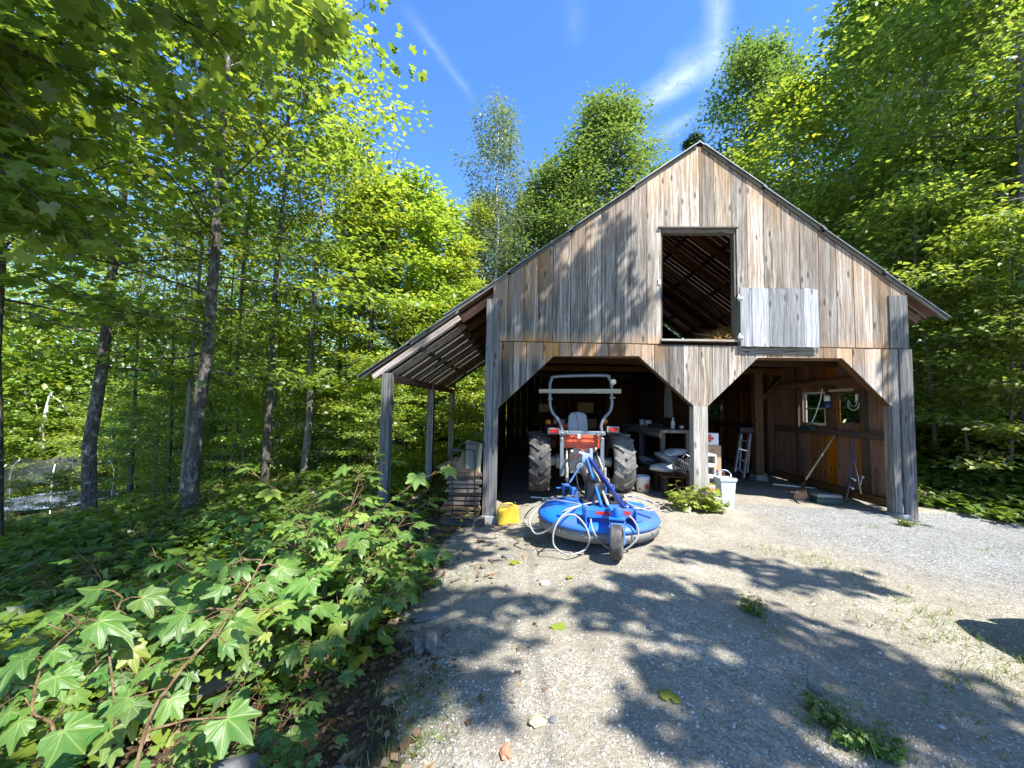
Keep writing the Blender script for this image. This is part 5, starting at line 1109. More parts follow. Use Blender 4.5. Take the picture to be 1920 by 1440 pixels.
TP('hemlock', 790, 21, 'dark hemlock filling the gap behind the young maples', scale=.9)
for i, (px, Y, s) in enumerate(((-20, 21, 1.0), (225, 20, 1.0), (270, 23, 1.2), (170, 27, 1.3), (60, 30, 1.4), (380, 21, 1.2), (450, 24, 1.3), (530, 24, 1.3), (598, 13.5, .8), (520, 14, .9), (480, 18, 1.0), (250, 18, 1.0), (140, 21, 1.0), (560, 20, 1.1), (420, 16, .9), (350, 17, .9), (30, 19, 1.1), (90, 26, 1.2), (640, 20, 1.1), (300, 12.5, .7), (460, 11.5, .65))):
    TP(('sapling', 'sapling2')[i % 2], px, Y, 'bright leafy sapling growing under the trees of the left woods', scale=s, group='saplings in the left woods', lmat=(L_YELLOW, L_GREEN, L_YELLOW)[i % 3])
TP('sapling', 128, 12.2, 'small dark sapling standing before the trampoline net', scale=.42, lmat=L_GREEN)
TP('sapling2', 40, 13.5, 'thin leafy sapling half covering the trampoline pad', scale=.36, lmat=L_GREEN)
for i, (px, Y, s) in enumerate(((708, 11.0, .55), (742, 13.5, .75), (800, 16.5, .8), (862, 17.5, .9), (772, 18.5, 1.0), (905, 19.5, .9), (835, 20, .9), (660, 12.5, .6))):
    TP(('sapling2', 'sapling')[i % 2], px, Y, 'sunlit yellow-green sapling behind the posts of the lean-to', scale=s, group='saplings behind the lean-to', lmat=(L_YELLOW, L_GREEN)[i % 3 == 2])
# --- behind the barn
TP('birch', 927, 19.5, 'thin pale birch with sparse crown left of the barn peak', scale=(1.05, 1.05, 1.1), rz=.3, tilt=(0, -.02))
TP('poplar', 1128, 22, 'big rounded poplar standing alone above the barn roof', scale=(1.25, 1.25, 1.02), rz=1.2)
TP('poplar', 1035, 21, 'leafy grey-green tree joined to the left side of the rounded poplar', scale=(1, 1, .8))
TP('poplar', 900, 26, 'tall pale green tree behind the thin birch', scale=(.9, .9, .86), lmat=L_PALE)
TP('young', 815, 17, 'yellow-green maple right of the yellow-topped maple', scale=1.1, rz=4.0)
TP('poplar', 985, 25, 'pale bushy tree low between the birch and the rounded poplar', scale=.82, lmat=L_PALE)
TP('poplar', 1040, 30, 'olive tree peeping out left of the rounded poplar', scale=.85, lmat=L_OLIVE)
TP('wood', 905, 24, 'green tree low behind the lower left barn roof', scale=.9, lmat=L_YELLOW)
TP('pine', 1240, 31, 'small dark pine tip just left of the barn peak', scale=.88)
TP('pine', 1305, 33, 'dark pine tip rising straight behind the barn peak', scale=1.02)
# --- right hillside
TP('poplar', 1450, 23, 'tallest grey-green tree right of the wispy cloud', scale=(1.12, 1.12, 1.13), rz=3)
TP('poplar', 1370, 27, 'lower grey-green tree at the foot of the tallest tree', scale=.82)
TP('wood', 1490, 16, 'bright yellow-green maple above the right roof slope', scale=(1.05, 1.05, .83), lmat=L_YELLOW, rz=1)
TP('wood', 1400, 19, 'yellow-green leafy tree just over the roof right of the peak', scale=(.9, .9, .52), lmat=L_YELLOW)
TP('wood', 1640, 17, 'tall green hardwood between the yellow-green maple and the frame edge', scale=(1.2, 1.2, 1.08), lmat=L_BRIGHT, rz=2.2)
TP('poplar', 1790, 13, 'big leafy maple towering over the right of the barn', scale=(1.1, 1.1, .95), rz=2.0, lmat=L_BRIGHT)
TP('poplar', 1930, 10, 'dense maple overhanging the right edge of the photo', scale=(.85, .85, .8), rz=5, lmat=L_BRIGHT)
TP('wood', 1710, 21, 'hazy green tree behind the big dark maple', scale=1.2, lmat=L_OLIVE)
TP('wood', 1850, 17, 'tall tree at the upper right corner behind the overhanging maple', scale=1.15, lmat=L_BRIGHT)
for i, (px, Y, s) in enumerate(((1752, 9.8, 1.05), (1815, 9.2, 1.0), (1890, 8.6, .85), (1690, 12.5, 1.25), (1850, 11, 1.2), (1920, 8.0, .8), (1630, 15.5, 1.5), (1560, 17, 1.4), (1745, 12, 1.3), (1900, 12, 1.5), (1730, 14.5, 1.5), (1480, 19.5, 1.3))):
    TP(('sapling2', 'sapling')[i % 2], px, Y, 'dense green sapling in the thicket right of the barn', scale=s, group='saplings in the right thicket', lmat=(L_BRIGHT, L_GREEN)[i % 2])
# --- trees beside and behind the camera that shade the thicket
for i, (x, y, s) in enumerate(((13, 5.0, .6), (14.5, 2.8, .6), (15.5, 6.5, .65))):
    tree('wood', x, y, s, label='hardwood outside the frame shading the thicket right of the barn', group='trees shading the right thicket', lmat=L_GREEN)
# bare dead top
m = MB(); b = Vector((tx(742, 15.6), 15.6, 0)); b.z = hg(b.x, b.y)
T_ = P(741, 238, 15.6); r_ = random.Random(2)
m.tube([b, b.lerp(T_, .5) + Vector((.1, 0, 0)), b.lerp(T_, .85), T_], [.06, .045, .02, .006], 6)
for i in range(14):
    s0 = b.lerp(T_, .62 + .025 * i); e = s0 + Vector((r_.uniform(-.5, .5), r_.uniform(-.4, .4), r_.uniform(.4, .9))); m.tube([s0, s0.lerp(e, .5) + Vector((r_.uniform(-.06, .06), 0, 0)), e], [.012, .008, .004], 4)
o = solo(m, 'dead_tree', B_GREY, b, 'bare dead treetop twigs behind the yellow-topped maple', 'tree')
m = MB(); b = Vector((tx(84, 21), 21, 0)); b.z = hg(b.x, b.y); T_ = P(92, 740, 21)
m.tube([b, P(78, 850, 21), P(79, 800, 21), T_ + Vector((.1, 0, .2))], [.13, .12, .10, .06], 8); m.tube([P(79, 800, 21), P(70, 775, 21), P(68, 760, 21)], [.05, .035, .02], 5); m.tube([T_, P(112, 752, 21), P(138, 790, 21)], [.06, .04, .02], 5)
solo(m, 'dead_tree', B_BIRCH, b, 'pale leafless forked trunk standing behind the trampoline', 'tree')
# ------------------------------------------------------------------ tall maples behind the photographer: their crowns throw the dappled shade
SUN_D = np.array([.48, -.5, 1.0])
def seen(p):
    v = Vector(p) - CAM; z = v.dot(fw)
    return z > .1 and abs(v.dot(rt) / z) < .98 * 1.42 and abs(v.dot(up) / z) < 1.25
shade = []     # (x, y, z, radius)
def on_ground(px, py, r, h=None, z=0.0):
    g = G(px, py, z); shade.append((np.array(g), r * .78, h or random.uniform(7.4, 9)))
def on_wall(px, py, r, h=None):
    g = P(px, py, YF); shade.append((np.array(g), r * 1.1, h or random.uniform(5.2, 6.4)))
for a in ((905, 1185, .42), (850, 1130, .42), (820, 1095, .4), (930, 1105, .32), (980, 1125, .25), (1120, 1128, .34), (1200, 1118, .42), (1290, 1120, .45), (1260, 1165, .4), (1380, 1060, .5), (1300, 1045, .32), (1480, 1085, .42), (1570, 1085, .36), (1650, 1105, .32),
          (1330, 1180, .4), (1420, 1190, .5), (1520, 1190, .4), (1480, 1260, .45), (1380, 1290, .42), (1300, 1310, .36), (1560, 1290, .36), (1630, 1250, .4), (1720, 1290, .36), (1600, 1370, .34), (1450, 1390, .36), (1330, 1400, .25), (1760, 1370, .36), (1850, 1330, .3), (1850, 1420, .3), (1200, 1340, .14),
          (800, 1200, .4), (760, 1270, .4), (700, 1330, .35), (850, 1260, .3), (690, 1240, .5), (740, 1160, .45), (1230, 1270, .1), (620, 1400, .35), (880, 1330, .12), (780, 1050, .35), (840, 1020, .3), (1100, 1150, .25)): on_ground(*a)
for a in ((1000, 520, .42), (960, 590, .42), (1070, 560, .36), (1100, 600, .34), (1135, 490, .30), (1100, 510, .3), (1020, 610, .4), (930, 640, .34), (1150, 560, .18), (960, 690, .36), (1010, 660, .2), (925, 760, .36), (920, 850, .36), (1190, 610, .14), (1155, 640, .2), (1700, 860, .3), (1695, 780, .25), (1705, 930, .28), (1690, 640, .22)): on_wall(*a)
for x, y, r in ((-1.1, 5.6, .5), (-1.5, 6.4, .5), (-.7, 6.6, .4), (-1.9, 7.0, .5), (-.6, 5.2, .3), (-2.4, 7.4, .5), (.1, 6.3, .35)): shade.append((np.array((x, y, -.2)), r, random.uniform(7.5, 9)))
rs = random.Random(12)
for i in range(80):                   # the left bank: mostly shaded, sun coming through in patches
    x = rs.uniform(-10.5, -1.3); y = rs.uniform(1.2, 11)
    if rs.random() < .38 and (x < -3.6 or y > 5.8): shade.append((np.array((x, y, hgt(x, y) + .3)), rs.uniform(.6, 1.0), rs.uniform(9.5, 12.5)))
for i in range(9):                   # the near plants
    x = rs.uniform(-4.6, -2.4); y = rs.uniform(1.6, 5.2)
    if x > -2.3 and y > 2.4: continue
    shade.append((np.array((x, y, hgt(x, y) + .6)), rs.uniform(.3, .5), rs.uniform(8.5, 10)))
stems = [(7.8, -6.2, 13), (1.8, -6.2, 13), (12, -3.8, 12)]
crowns = [[] for _ in stems]; limbs = [MB() for _ in stems]; g = np.random.default_rng(77)
for k, (x, y, H) in enumerate(stems):
    z0 = hgt(x, y) - .2; limbs[k].tube([(x, y, z0), (x + .1, y, z0 + 3), (x - .1, y + .2, z0 + 7), (x, y + .3, H)], [.27, .22, .16, .04], 10)
for (gp, r, h) in shade:
    c = gp + SUN_D * h
    if seen(c): continue
    k = min(range(3), key=lambda i: (c[0] - stems[i][0]) ** 2 + (c[1] - stems[i][1]) ** 2)
    x, y, H = stems[k]; zb = max(3.0, c[2] - 1.0 - .45 * math.hypot(c[0] - x, c[1] - y)); zb = min(zb, H - 1)
    b = Vector((x, y, zb)); e = Vector(c); mid = b.lerp(e, .55) + Vector((0, 0, .35)); limbs[k].tube([b, mid, e], [.006, .004, .002], 5, cap=False)
    K = max(3, int(23 * (r / .4) ** 2)); sub = g.normal(0, .6, (K, 3)) * np.array([r, r, r * .6]); sub = sub[np.linalg.norm(sub[:, :2], axis=1) < r * 1.35]; off = np.repeat(sub, 6, 0); off = off + g.normal(0, 1, off.shape) * np.array([.085, .085, .03])
    crowns[k].append(c + off)
for k, (x, y, H) in enumerate(stems):
    lab = ('tall maple behind the photographer whose branches dapple the drive', 'tall maple behind the photographer shading the left bank', 'tall maple outside the frame beside the parked car')[k]
    root = thing('maple_tree', (x, y, hgt(x, y)), lab, 'tree'); limbs[k].build('trunk', B_MAPLE, root)
    if crowns[k]:
        A = np.concatenate(crowns[k]) - np.array(root.location); N = len(A)
        me = leaves('crown', A, np.c_[g.normal(0, 1, (N, 2)), g.normal(-.3, .3, N)], np.c_[g.normal(0, .4, (N, 2)), np.ones(N)], .13 * g.uniform(.6, 1.2, N), g.random(N), T_MAPLE, L_GREEN)
        c = bpy.data.objects.new('crown', me); COL.objects.link(c); c.parent = root
# branch of a maple beside the camera reaching into the top left of the view
root = thing('maple_tree', (-5.2, .6, hgt(-5.2, .6)), 'nearest maple whose large leaved boughs hang in from the upper left corner', 'tree')
m = MB(); bx = Vector(root.location); m.tube([bx + Vector((0, 0, -.2)), bx + Vector((.1, 0, 3)), bx + Vector((.1, .2, 7)), bx + Vector((0, .2, 12))], [.24, .2, .14, .05], 10)
rs = random.Random(21); an = []; ou = []
for i in range(24):
    tgt = P(rs.uniform(-60, 600), rs.uniform(-130, 330), 1) - CAM
    if rs.random() < .35: tgt = P(rs.uniform(-60, 250), rs.uniform(200, 560), 1) - CAM
    e = CAM + tgt * rs.uniform(3.6, 5.6); b = bx + Vector((.1, .1, rs.uniform(3.2, 6.5))); mid = b.lerp(e, .5) + Vector((0, 0, .5)); m.tube([b, b.lerp(mid, .5) + Vector((0, 0, .12)), mid, mid.lerp(e, .5) + Vector((0, 0, .12)), e], [.04, .032, .022, .014, .005], 6, cap=False)
    d = (e - mid).normalized()
    for j in range(9):
        s0 = mid.lerp(e, .1 + j * .11); q_ = s0 + Vector((rs.uniform(-.5, .5), rs.uniform(-.5, .5), rs.uniform(-.18, .16))); m.tube([s0, q_], [.006, .003], 3, cap=False)
        for f in (.35, .7, 1.0): an.append(tuple(s0.lerp(q_, f))); ou.append(tuple((q_ - s0).normalized()))
m.build('trunk', B_MAPLE, root)
me = crown('crown', np.array(an) - np.array(root.location), np.array(ou), 9, .125, T_MAPLE, L_GREEN, 31, spread=.16, flat=.35)
c = bpy.data.objects.new('crown', me); COL.objects.link(c); c.parent = root
# ------------------------------------------------------------------ far wood closing the view
g = np.random.default_rng(9); VS = []; TI = []; SZ = []; trunks = MB()
for i in range(270):
    a = g.uniform(-1.25, 1.12) if i < 190 else g.uniform(-1.25, -.6); r = g.uniform(31, 58); x, y = math.sin(a) * r, math.cos(a) * r; z0 = hgt(x, y)
    hgt_t = g.uniform(8, 14) if -.1 < a < .5 else g.uniform(12, 19); R = g.uniform(2.4, 4)
    n = 800; u = norm(g.normal(0, 1, (n, 3))) * (g.random((n, 1)) ** .4) * np.array([R, R, hgt_t * .5])
    VS.append(u + np.array([x, y, z0 + hgt_t * .5])); TI.append(np.clip(g.normal(.4 + g.normal(0, .2), .2, n), 0, 1)); SZ.append(g.uniform(.2, .42, n))
    trunks.tube([(x, y, z0 - .5), (x, y, z0 + hgt_t * .8)], [.18, .05], 5, cap=False)
A = np.concatenate(VS); N = len(A)
me = leaves('distant_wood', A, np.c_[g.normal(0, 1, (N, 2)), g.normal(-.3, .4, N)], np.c_[g.normal(0, .5, (N, 2)), np.ones(N)], np.concatenate(SZ), np.concatenate(TI), T_QUAD, L_YELLOW)
o = bpy.data.objects.new('distant_wood', me); COL.objects.link(o); tag(o, 'mass of sunlit green trees far behind the clearing', kind='stuff')
# ------------------------------------------------------------------ ground cover in the woods
N = 26000; rr = np.random.default_rng(14)
pts = []
while sum(len(p) for p in pts) < N:
    a = rr.uniform(-1.15, 1.1, 20000); r = 1.2 + 26 * rr.random(20000) ** 1.5; x = np.sin(a) * r; y = np.cos(a) * r
    k = (drive_w(x, y) < .35) & ~((x > XL - .1) & (x < XR + .1) & (y > 6.8) & (y < 15)) & ~((x > -2.6) & (x < 0) & (y > 5.6) & (y < 14) & (rr.random(20000) < .93)) & ~((x > -1.2 - .3 * np.maximum(y - 2, 0)) & (x < 0) & (y < 5.6) & (rr.random(20000) < .75)) & ~((np.hypot(x + 1, y - 1.4) < 1.0) & (rr.random(20000) < .8)) & ~(np.hypot(x, y) < 3.4)
    pts.append(np.c_[x[k], y[k]])
pts = np.concatenate(pts)[:N]; pz = hb(pts[:, 0], pts[:, 1]); dist = np.hypot(pts[:, 0], pts[:, 1])
hh = (.12 + .38 * vnoise(pts[:, 0], pts[:, 1], .8, 21) ** 1.5) * rr.uniform(.5, 1.3, N)
k = 6; az = rr.uniform(0, 6.28, (N, k)); up_ = rr.uniform(.2, 1, (N, k)); rad = rr.uniform(.02, .14, (N, k)) * np.minimum(1 + dist[:, None] * .04, 2)
pos = np.stack([pts[:, 0:1] + np.cos(az) * rad, pts[:, 1:2] + np.sin(az) * rad, pz[:, None] + hh[:, None] * up_], -1).reshape(-1, 3); az = az.ravel(); n_ = len(pos)
me = leaves('ground_cover', pos, np.c_[np.cos(az), np.sin(az), rr.normal(-.1, .3, n_)], np.c_[rr.normal(0, .35, (n_, 2)), np.ones(n_)], np.repeat(.085 + .012 * dist ** .8, k) * rr.uniform(.6, 1.4, n_), np.clip(np.repeat(vnoise(pts[:, 0], pts[:, 1], .35, 5), k) * .9 + rr.normal(0, .15, n_), 0, 1), T_QUAD, L_HERB)
o = bpy.data.objects.new('ground_cover', me); COL.objects.link(o); tag(o, 'low green herbs covering the forest floor', kind='stuff')
# grass tufts
sp = [(1440, 1030, .2, 60), (1530, 1052, .25, 70), (1560, 1062, .2, 50), (1425, 1160, .16, 40), (1440, 1185, .12, 30), (1745, 1150, .2, 70), (1800, 1190, .25, 90), (1870, 1235, .25, 90), (1780, 1200, .3, 80), (1690, 1180, .25, 50), (1560, 1330, .14, 60), (1600, 1390, .2, 90), (1650, 1400, .2, 60), (1500, 1130, .2, 30), (1720, 975, .15, 50), (820, 1385, .14, 70), (790, 1270, .2, 120), (760, 1330, .2, 120), (700, 1400, .15, 80), (880, 1060, .15, 40), (870, 1040, .15, 40), (1640, 985, .2, 40), (1750, 1330, .2, 40), (1820, 1290, .2, 50), (1510, 1370, .1, 30), (980, 985, .2, 40), (1895, 1035, .3, 50), (745, 1240, .25, 100), (1090, 1072, .1, 14), (1650, 1110, .3, 60), (1900, 1290, .2, 60)]
P_ = []; 
for px, py, r, n in sp:
    g0 = G(px, py, 0.0); q_ = rr.normal(0, r * .6, (n, 2)); P_.append(np.c_[g0.x + q_[:, 0], g0.y + q_[:, 1] * 1.2])
P_ = np.concatenate(P_); P_ = P_[::2]; P_ = np.repeat(P_, 4, 0) + rr.normal(0, .012, (len(P_) * 4, 2)); n_ = len(P_)
me = leaves('grass', np.c_[P_, hb(P_[:, 0], P_[:, 1]) - .004], np.c_[rr.normal(0, .5, (n_, 2)), np.ones(n_)], np.c_[rr.normal(0, 1, (n_, 2)), rr.normal(0, .2, n_)], rr.uniform(.02, .075, n_), np.clip(rr.normal(.62, .25, n_), 0, 1), T_BLADE, L_GRASS)
o = bpy.data.objects.new('grass', me); COL.objects.link(o); tag(o, 'sparse grass tufts growing in the gravel', kind='stuff')
# dry leaf litter and chips
n_ = 9000; x = rr.uniform(-4.5, .2, n_); y = rr.uniform(.8, 9, n_); k = (drive_w(x, y) < .8) | (rr.random(n_) < .06); x, y = x[k], y[k]; n_ = len(x)
x2 = rr.uniform(7.2, 12, 3000); y2 = rr.uniform(5.5, 11, 3000); k = drive_w(x2, y2) < .7; x = np.r_[x, x2[k]]; y = np.r_[y, y2[k]]; n_ = len(x)
a = rr.uniform(0, 6.28, n_)
me = leaves('leaf_litter', np.c_[x, y, hb(x, y) + .008], np.c_[np.cos(a), np.sin(a), rr.normal(0, .15, n_)], np.c_[rr.normal(0, .3, (n_, 2)), np.ones(n_)], rr.uniform(.02, .085, n_), rr.random(n_), T_QUAD, L_DRY)
o = bpy.data.objects.new('leaf_litter', me); COL.objects.link(o); tag(o, 'dry brown leaves littering the bare soil', kind='stuff')
# loose gravel
def stones(name, x, y, s, mat, lab, seed, sink=.25):
    r = np.random.default_rng(seed); n = len(x)
    c = np.array([(-1, -1, -1), (1, -1, -1), (1, 1, -1), (-1, 1, -1), (-1, -1, 1), (1, -1, 1), (1, 1, 1), (-1, 1, 1)], float) * .5
    f = np.array([(3, 2, 1, 0), (4, 5, 6, 7), (0, 1, 5, 4), (1, 2, 6, 5), (2, 3, 7, 6), (3, 0, 4, 7)])
    V = c[None] * (1 + r.normal(0, .22, (n, 8, 3))); V *= np.stack([r.uniform(.7, 1.4, n), r.uniform(.6, 1.1, n), r.uniform(.35, .7, n)], -1)[:, None] * s[:, None, None]
    V[:, 4:, :2] *= .72
    a = r.uniform(0, 6.28, n); ca, sa = np.cos(a)[:, None], np.sin(a)[:, None]; X = V[..., 0] * ca - V[..., 1] * sa; Y = V[..., 0] * sa + V[..., 1] * ca
    V[..., 0], V[..., 1] = X + x[:, None], Y + y[:, None]; V[..., 2] += (hb(x, y) + s * (.3 - sink))[:, None]
    me = np_mesh(name, V.reshape(-1, 3), (f[None] + (np.arange(n) * 8)[:, None, None]).reshape(-1, 4), np.repeat(r.random(n), 6)); me.materials.append(mat)
    o = bpy.data.objects.new(name, me); COL.objects.link(o); tag(o, lab, kind='stuff'); return o
q = Mt('gravel_stones'); t_ = q.attr('tint'); q.col(q.mix(q.noise(q.pos(), 60, 3), q.ramp(t_, [(0, (.13, .125, .115)), (.4, (.28, .27, .24)), (.75, (.42, .40, .35)), (1, (.60, .59, .55))]), q.ramp(t_, [(0, (.20, .19, .17)), (1, (.50, .49, .45))]))); q.rough(.9); q.b.inputs['Specular IOR Level'].default_value = .15
n_ = 42000; ang = rr.uniform(-.95, .95, n_); r = 1.5 + 5.6 * rr.random(n_) ** 1.35; x = np.sin(ang) * r; y = np.cos(ang) * r
k = (drive_w(x, y) > .4) & (y < 7.2) & (y > .8) & (rr.random(n_) < .25 + .9 * vnoise(x, y, 1.6, 31)); x, y = x[k], y[k]
stones('gravel', x, y, np.exp(rr.normal(-4.85, .4, len(x))), q.m, 'loose grey gravel scattered over the drive', 3)
late_hay()
# ------------------------------------------------------------------ big leaved raspberry plants
def cane_plant(seed, ncane, H, spread, lsize, T=T_HERO, lmat=L_HERO, dry=60, leaf_from=.4):
    r = random.Random(seed); mb = MB(); pos = []; dr = []; nr = []; sz = []; dp = []; dd = []
    for i in range(ncane):
        az = r.uniform(0, 6.28); L = H * r.uniform(.6, 1.1); b = Vector((r.uniform(-.12, .12), r.uniform(-.12, .12), -.03)); d = Vector((math.cos(az) * spread * r.uniform(.2, 1), math.sin(az) * spread * r.uniform(.2, 1), 1)).normalized(); pts = [b]
        for k in range(7):
            d = (d + Vector((math.cos(az) * .07 + r.uniform(-.1, .1), math.sin(az) * .07 + r.uniform(-.1, .1), -.05 * k * spread))).normalized(); pts.append(pts[-1] + d * L / 7)
        mb.tube(pts, [.006 * (1 - .1 * k) for k in range(8)], 5, cap=False, r=r.random())
        nl = r.randint(6, 10)
        for j in range(nl):
            f = leaf_from + (1 - leaf_from) * (j + r.random() * .6) / nl; q_ = min(f, .999) * 7; a = int(q_); p = pts[a].lerp(pts[a + 1], q_ - a); la = az + (-1) ** j * r.uniform(.6, 1.7) + r.uniform(-.4, .4)
            o = Vector((math.cos(la), math.sin(la), r.uniform(.1, .7))).normalized(); s = lsize * r.uniform(.55, 1.15) * (1.1 - .35 * f); e = p + o * s * r.uniform(.5, .9)
            mb.tube([p, p.lerp(e, .5) + Vector((0, 0, .012)), e], [.003, .0025, .002], 4, cap=False, r=.95)
            pos.append(e); dr.append(Vector((o.x, o.y, r.uniform(-.6, .05)))); nr.append(Vector((o.x * .35 + r.uniform(-.25, .25), o.y * .35 + r.uniform(-.25, .25), 1))); sz.append(s * .62)
        for j in range(dry // ncane):
            p = pts[0].lerp(pts[4], r.uniform(.1, 1.0)); dp.append(p + Vector((r.uniform(-.06, .06), r.uniform(-.06, .06), 0))); dd.append(Vector((r.uniform(-1, 1), r.uniform(-1, 1), r.uniform(-1.6, -.2))))
    g = np.random.default_rng(seed); n = len(pos); st = mb.build('stems', B_CANE); sme = st.data; bpy.data.objects.remove(st)
    lm = leaves('leaves', np.array(pos), np.array(dr), np.array(nr), np.array(sz), np.clip(g.normal(.42, .22, n), 0, 1), T, lmat, uv=True)
    dm = None
    if dp:
        m_ = len(dp); dm = leaves('dry_leaves', np.array(dp), np.array(dd), g.normal(0, 1, (m_, 3)), g.uniform(.03, .07, m_), g.random(m_), T_MAPLE, L_DRY)
    return sme, lm, dm
CANE = [cane_plant(s, n, h, sp, l) for s, n, h, sp, l in ((5, 12, 1.15, .55, .23), (8, 11, 1.3, .6, .21), (13, 12, 1.05, .7, .22), (17, 10, .9, .8, .25))]
HERB = [cane_plant(s, n, h, sp, l, T=T_MAPLE, lmat=L_HERB, dry=0, leaf_from=.25) for s, n, h, sp, l in ((25, 9, .7, .9, .15), (28, 12, .85, .7, .13))]
HERB[1] = cane_plant(29, 12, .8, .75, .20, T=(T_QUAD[0] * np.array([.62, 1, 1]), T_QUAD[1]), lmat=L_HERB, dry=0, leaf_from=.15)
def plant(P3, x, y, s, rz, name, lab, cat_, grp=None, parts=('stems', 'leaves', 'dry_leaves'), z=None, lmat=None):
    o = thing(name, (x, y, hg(x, y) if z is None else z), lab, cat_, grp, rz); o.scale = (s, s, s)
    for nm, me in zip(parts, P3):
        if me is None: continue
        c = bpy.data.objects.new(nm, me); COL.objects.link(c); c.parent = o
        if nm == 'leaves' and lmat: c.material_slots[0].link = 'OBJECT'; c.material_slots[0].material = lmat
rs = random.Random(33)
near = [(-1.05, 1.7, .42), (-1.45, 1.4, .6), (-1.75, 1.75, .85), (-1.35, 2.2, .7), (-2.3, 1.75, .9), (-2.2, 2.5, .85), (-1.5, 3.0, .95), (-1.6, 3.55, 1.38), (-2.1, 3.3, 1.2), (-1.95, 4.0, 1.5), (-1.7, 4.4, 1.25), (-2.6, 3.8, 1.2), (-2.7, 4.7, 1.05), (-3.1, 3.1, .9), (-2.3, 5.2, 1.0), (-3.3, 4.3, .95), (-2.75, 5.6, .9), (-1.45, 3.8, 1.0), (-3.2, 2.2, .9), (-1.35, 4.0, .75)]
LABS = {0: 'large leaved plant at the bottom edge beside the grey stones', 1: 'large leaved raspberry plant filling the bottom left corner', 7: 'tall raspberry clump with brown dry canes beside the drive', 9: 'tallest raspberry clump in front of the lean-to post'}
for i, (x, y, s) in enumerate(near):
    plant(CANE[i % 4], x, y, s, rs.uniform(0, 6.28), 'raspberry_plant', LABS.get(i, 'big lobed-leaf raspberry plant in the thicket left of the drive'), 'plant', 'raspberry thicket left of the drive', lmat=L_TALL if x > -2.15 and y > 2.6 else None)
# arching canes with the biggest leaves in front
def hero_cane(base, path, spec, lab):
    b = Vector((base[0], base[1], hg(*base))); pts = cat([b] + [P(x, y, Y) for x, y, Y in path], 5); root = thing('raspberry_plant', b, lab, 'plant', 'raspberry thicket left of the drive'); m = MB()
    m.tube(pts, [.0058 * (1 - .5 * i / len(pts)) for i in range(len(pts))], 7, r=.95); ps, ds, ns, ss, ts = [], [], [], [], []
    for (q_, Y, d, s, t_) in spec:
        e = P(*q_, Y); a = min(pts, key=lambda p: (p - e).length); m.tube([a, a.lerp(e, .5) + Vector((0, 0, .012)), e], [.004, .0035, .0025], 5, cap=False, r=.9); ps.append(e); ds.append(d); ns.append(Vector((.15, -.5, 1))); ss.append(s); ts.append(t_)
    rr_ = random.Random(len(pts) + len(spec))
    for i in range(9):
        a = pts[int(len(pts) * (.35 + .065 * i))]; o_ = Vector((rr_.uniform(-1, 1), rr_.uniform(-.8, .5), rr_.uniform(-.2, .5))).normalized(); e = a + o_ * .09; m.tube([a, e], [.003, .002], 4, cap=False, r=.9); ps.append(e); ds.append((o_.x, o_.y, -.35)); ns.append(Vector((rr_.uniform(-.3, .3), -.3, 1))); ss.append(rr_.uniform(.05, .085)); ts.append(rr_.uniform(.3, .7))
    m.build('stems', B_CANE, root); lm = leaves('leaves', np.array(ps) - np.array(b), np.array(ds), np.array(ns), np.array(ss), np.array(ts), T_HERO, L_HERO, uv=True); c = bpy.data.objects.new('leaves', lm); COL.objects.link(c); c.parent = root
hero_cane((-1.05, 1.05), [(255, 1440, 1.1), (330, 1270, 1.25), (405, 1185, 1.35), (470, 1090, 1.5), (490, 1050, 1.6)], [((440, 1165), 1.42, (.55, -.3, -.6), .125, .72), ((425, 1345), 1.22, (.75, -.25, -.3), .115, .5), ((320, 1310), 1.2, (.15, -.6, -.6), .085, .6), ((350, 1150), 1.42, (-.7, -.2, -.1), .09, .45), ((525, 1065), 1.6, (.6, .2, -.2), .11, .6), ((425, 1060), 1.6, (-.5, .1, -.3), .11, .4)], 'long pale cane with the biggest maple-like leaf, reaching over the stones')
hero_cane((-1.75, 1.15), [(90, 1440, 1.2), (60, 1330, 1.3), (90, 1230, 1.4), (150, 1170, 1.5)], [((185, 1165), 1.5, (.7, 0, -.15), .12, .5), ((120, 1150), 1.5, (-.6, .2, -.1), .13, .4), ((55, 1235), 1.35, (-.6, -.3, -.3), .11, .45), ((110, 1260), 1.35, (.6, -.4, -.4), .10, .55), ((120, 1370), 1.2, (.7, -.2, -.3), .115, .45), ((40, 1350), 1.2, (-.4, -.5, -.4), .09, .6)], 'arching cane of wide flat leaves at the left edge of the picture')
hero_cane((-1.5, 1.3), [(200, 1440, 1.25), (215, 1330, 1.4), (205, 1200, 1.6), (230, 1120, 1.75)], [((265, 1120), 1.75, (.6, .2, -.1), .12, .5), ((190, 1105), 1.75, (-.6, .1, -.1), .12, .4), ((245, 1215), 1.6, (.6, -.4, -.5), .09, .95), ((165, 1215), 1.6, (-.6, -.3, -.3), .11, .5), ((250, 1340), 1.4, (.5, -.5, -.4), .085, .98)], 'upright cane with two yellowed leaves between the big leaved canes')
for i in range(46):
    for _ in range(30):
        x = rs.uniform(-8.5, -2.0); y = rs.uniform(2.2, 11)
        if abs(x) / y < 1.35 and not (x > -2.7 and y > 6): break
    plant(HERB[i % 2], x, y, rs.uniform(.6, 1.15), rs.uniform(0, 6.28), 'woodland_herb', 'dark green leafy herb growing on the shaded forest floor', 'plant', 'leafy herbs under the left trees', parts=('stems', 'leaves', 'dry'))
for i in range(16):
    x = rs.uniform(7.7, 11.5); y = rs.uniform(6.6, 10.5) + (x - 7.5) * .1
    plant(HERB[i % 2], x, y, rs.uniform(.5, .95), rs.uniform(0, 6.28), 'woodland_herb', 'dark green leafy herb on the bank right of the barn', 'plant', 'leafy herbs right of the barn', parts=('stems', 'leaves', 'dry'))
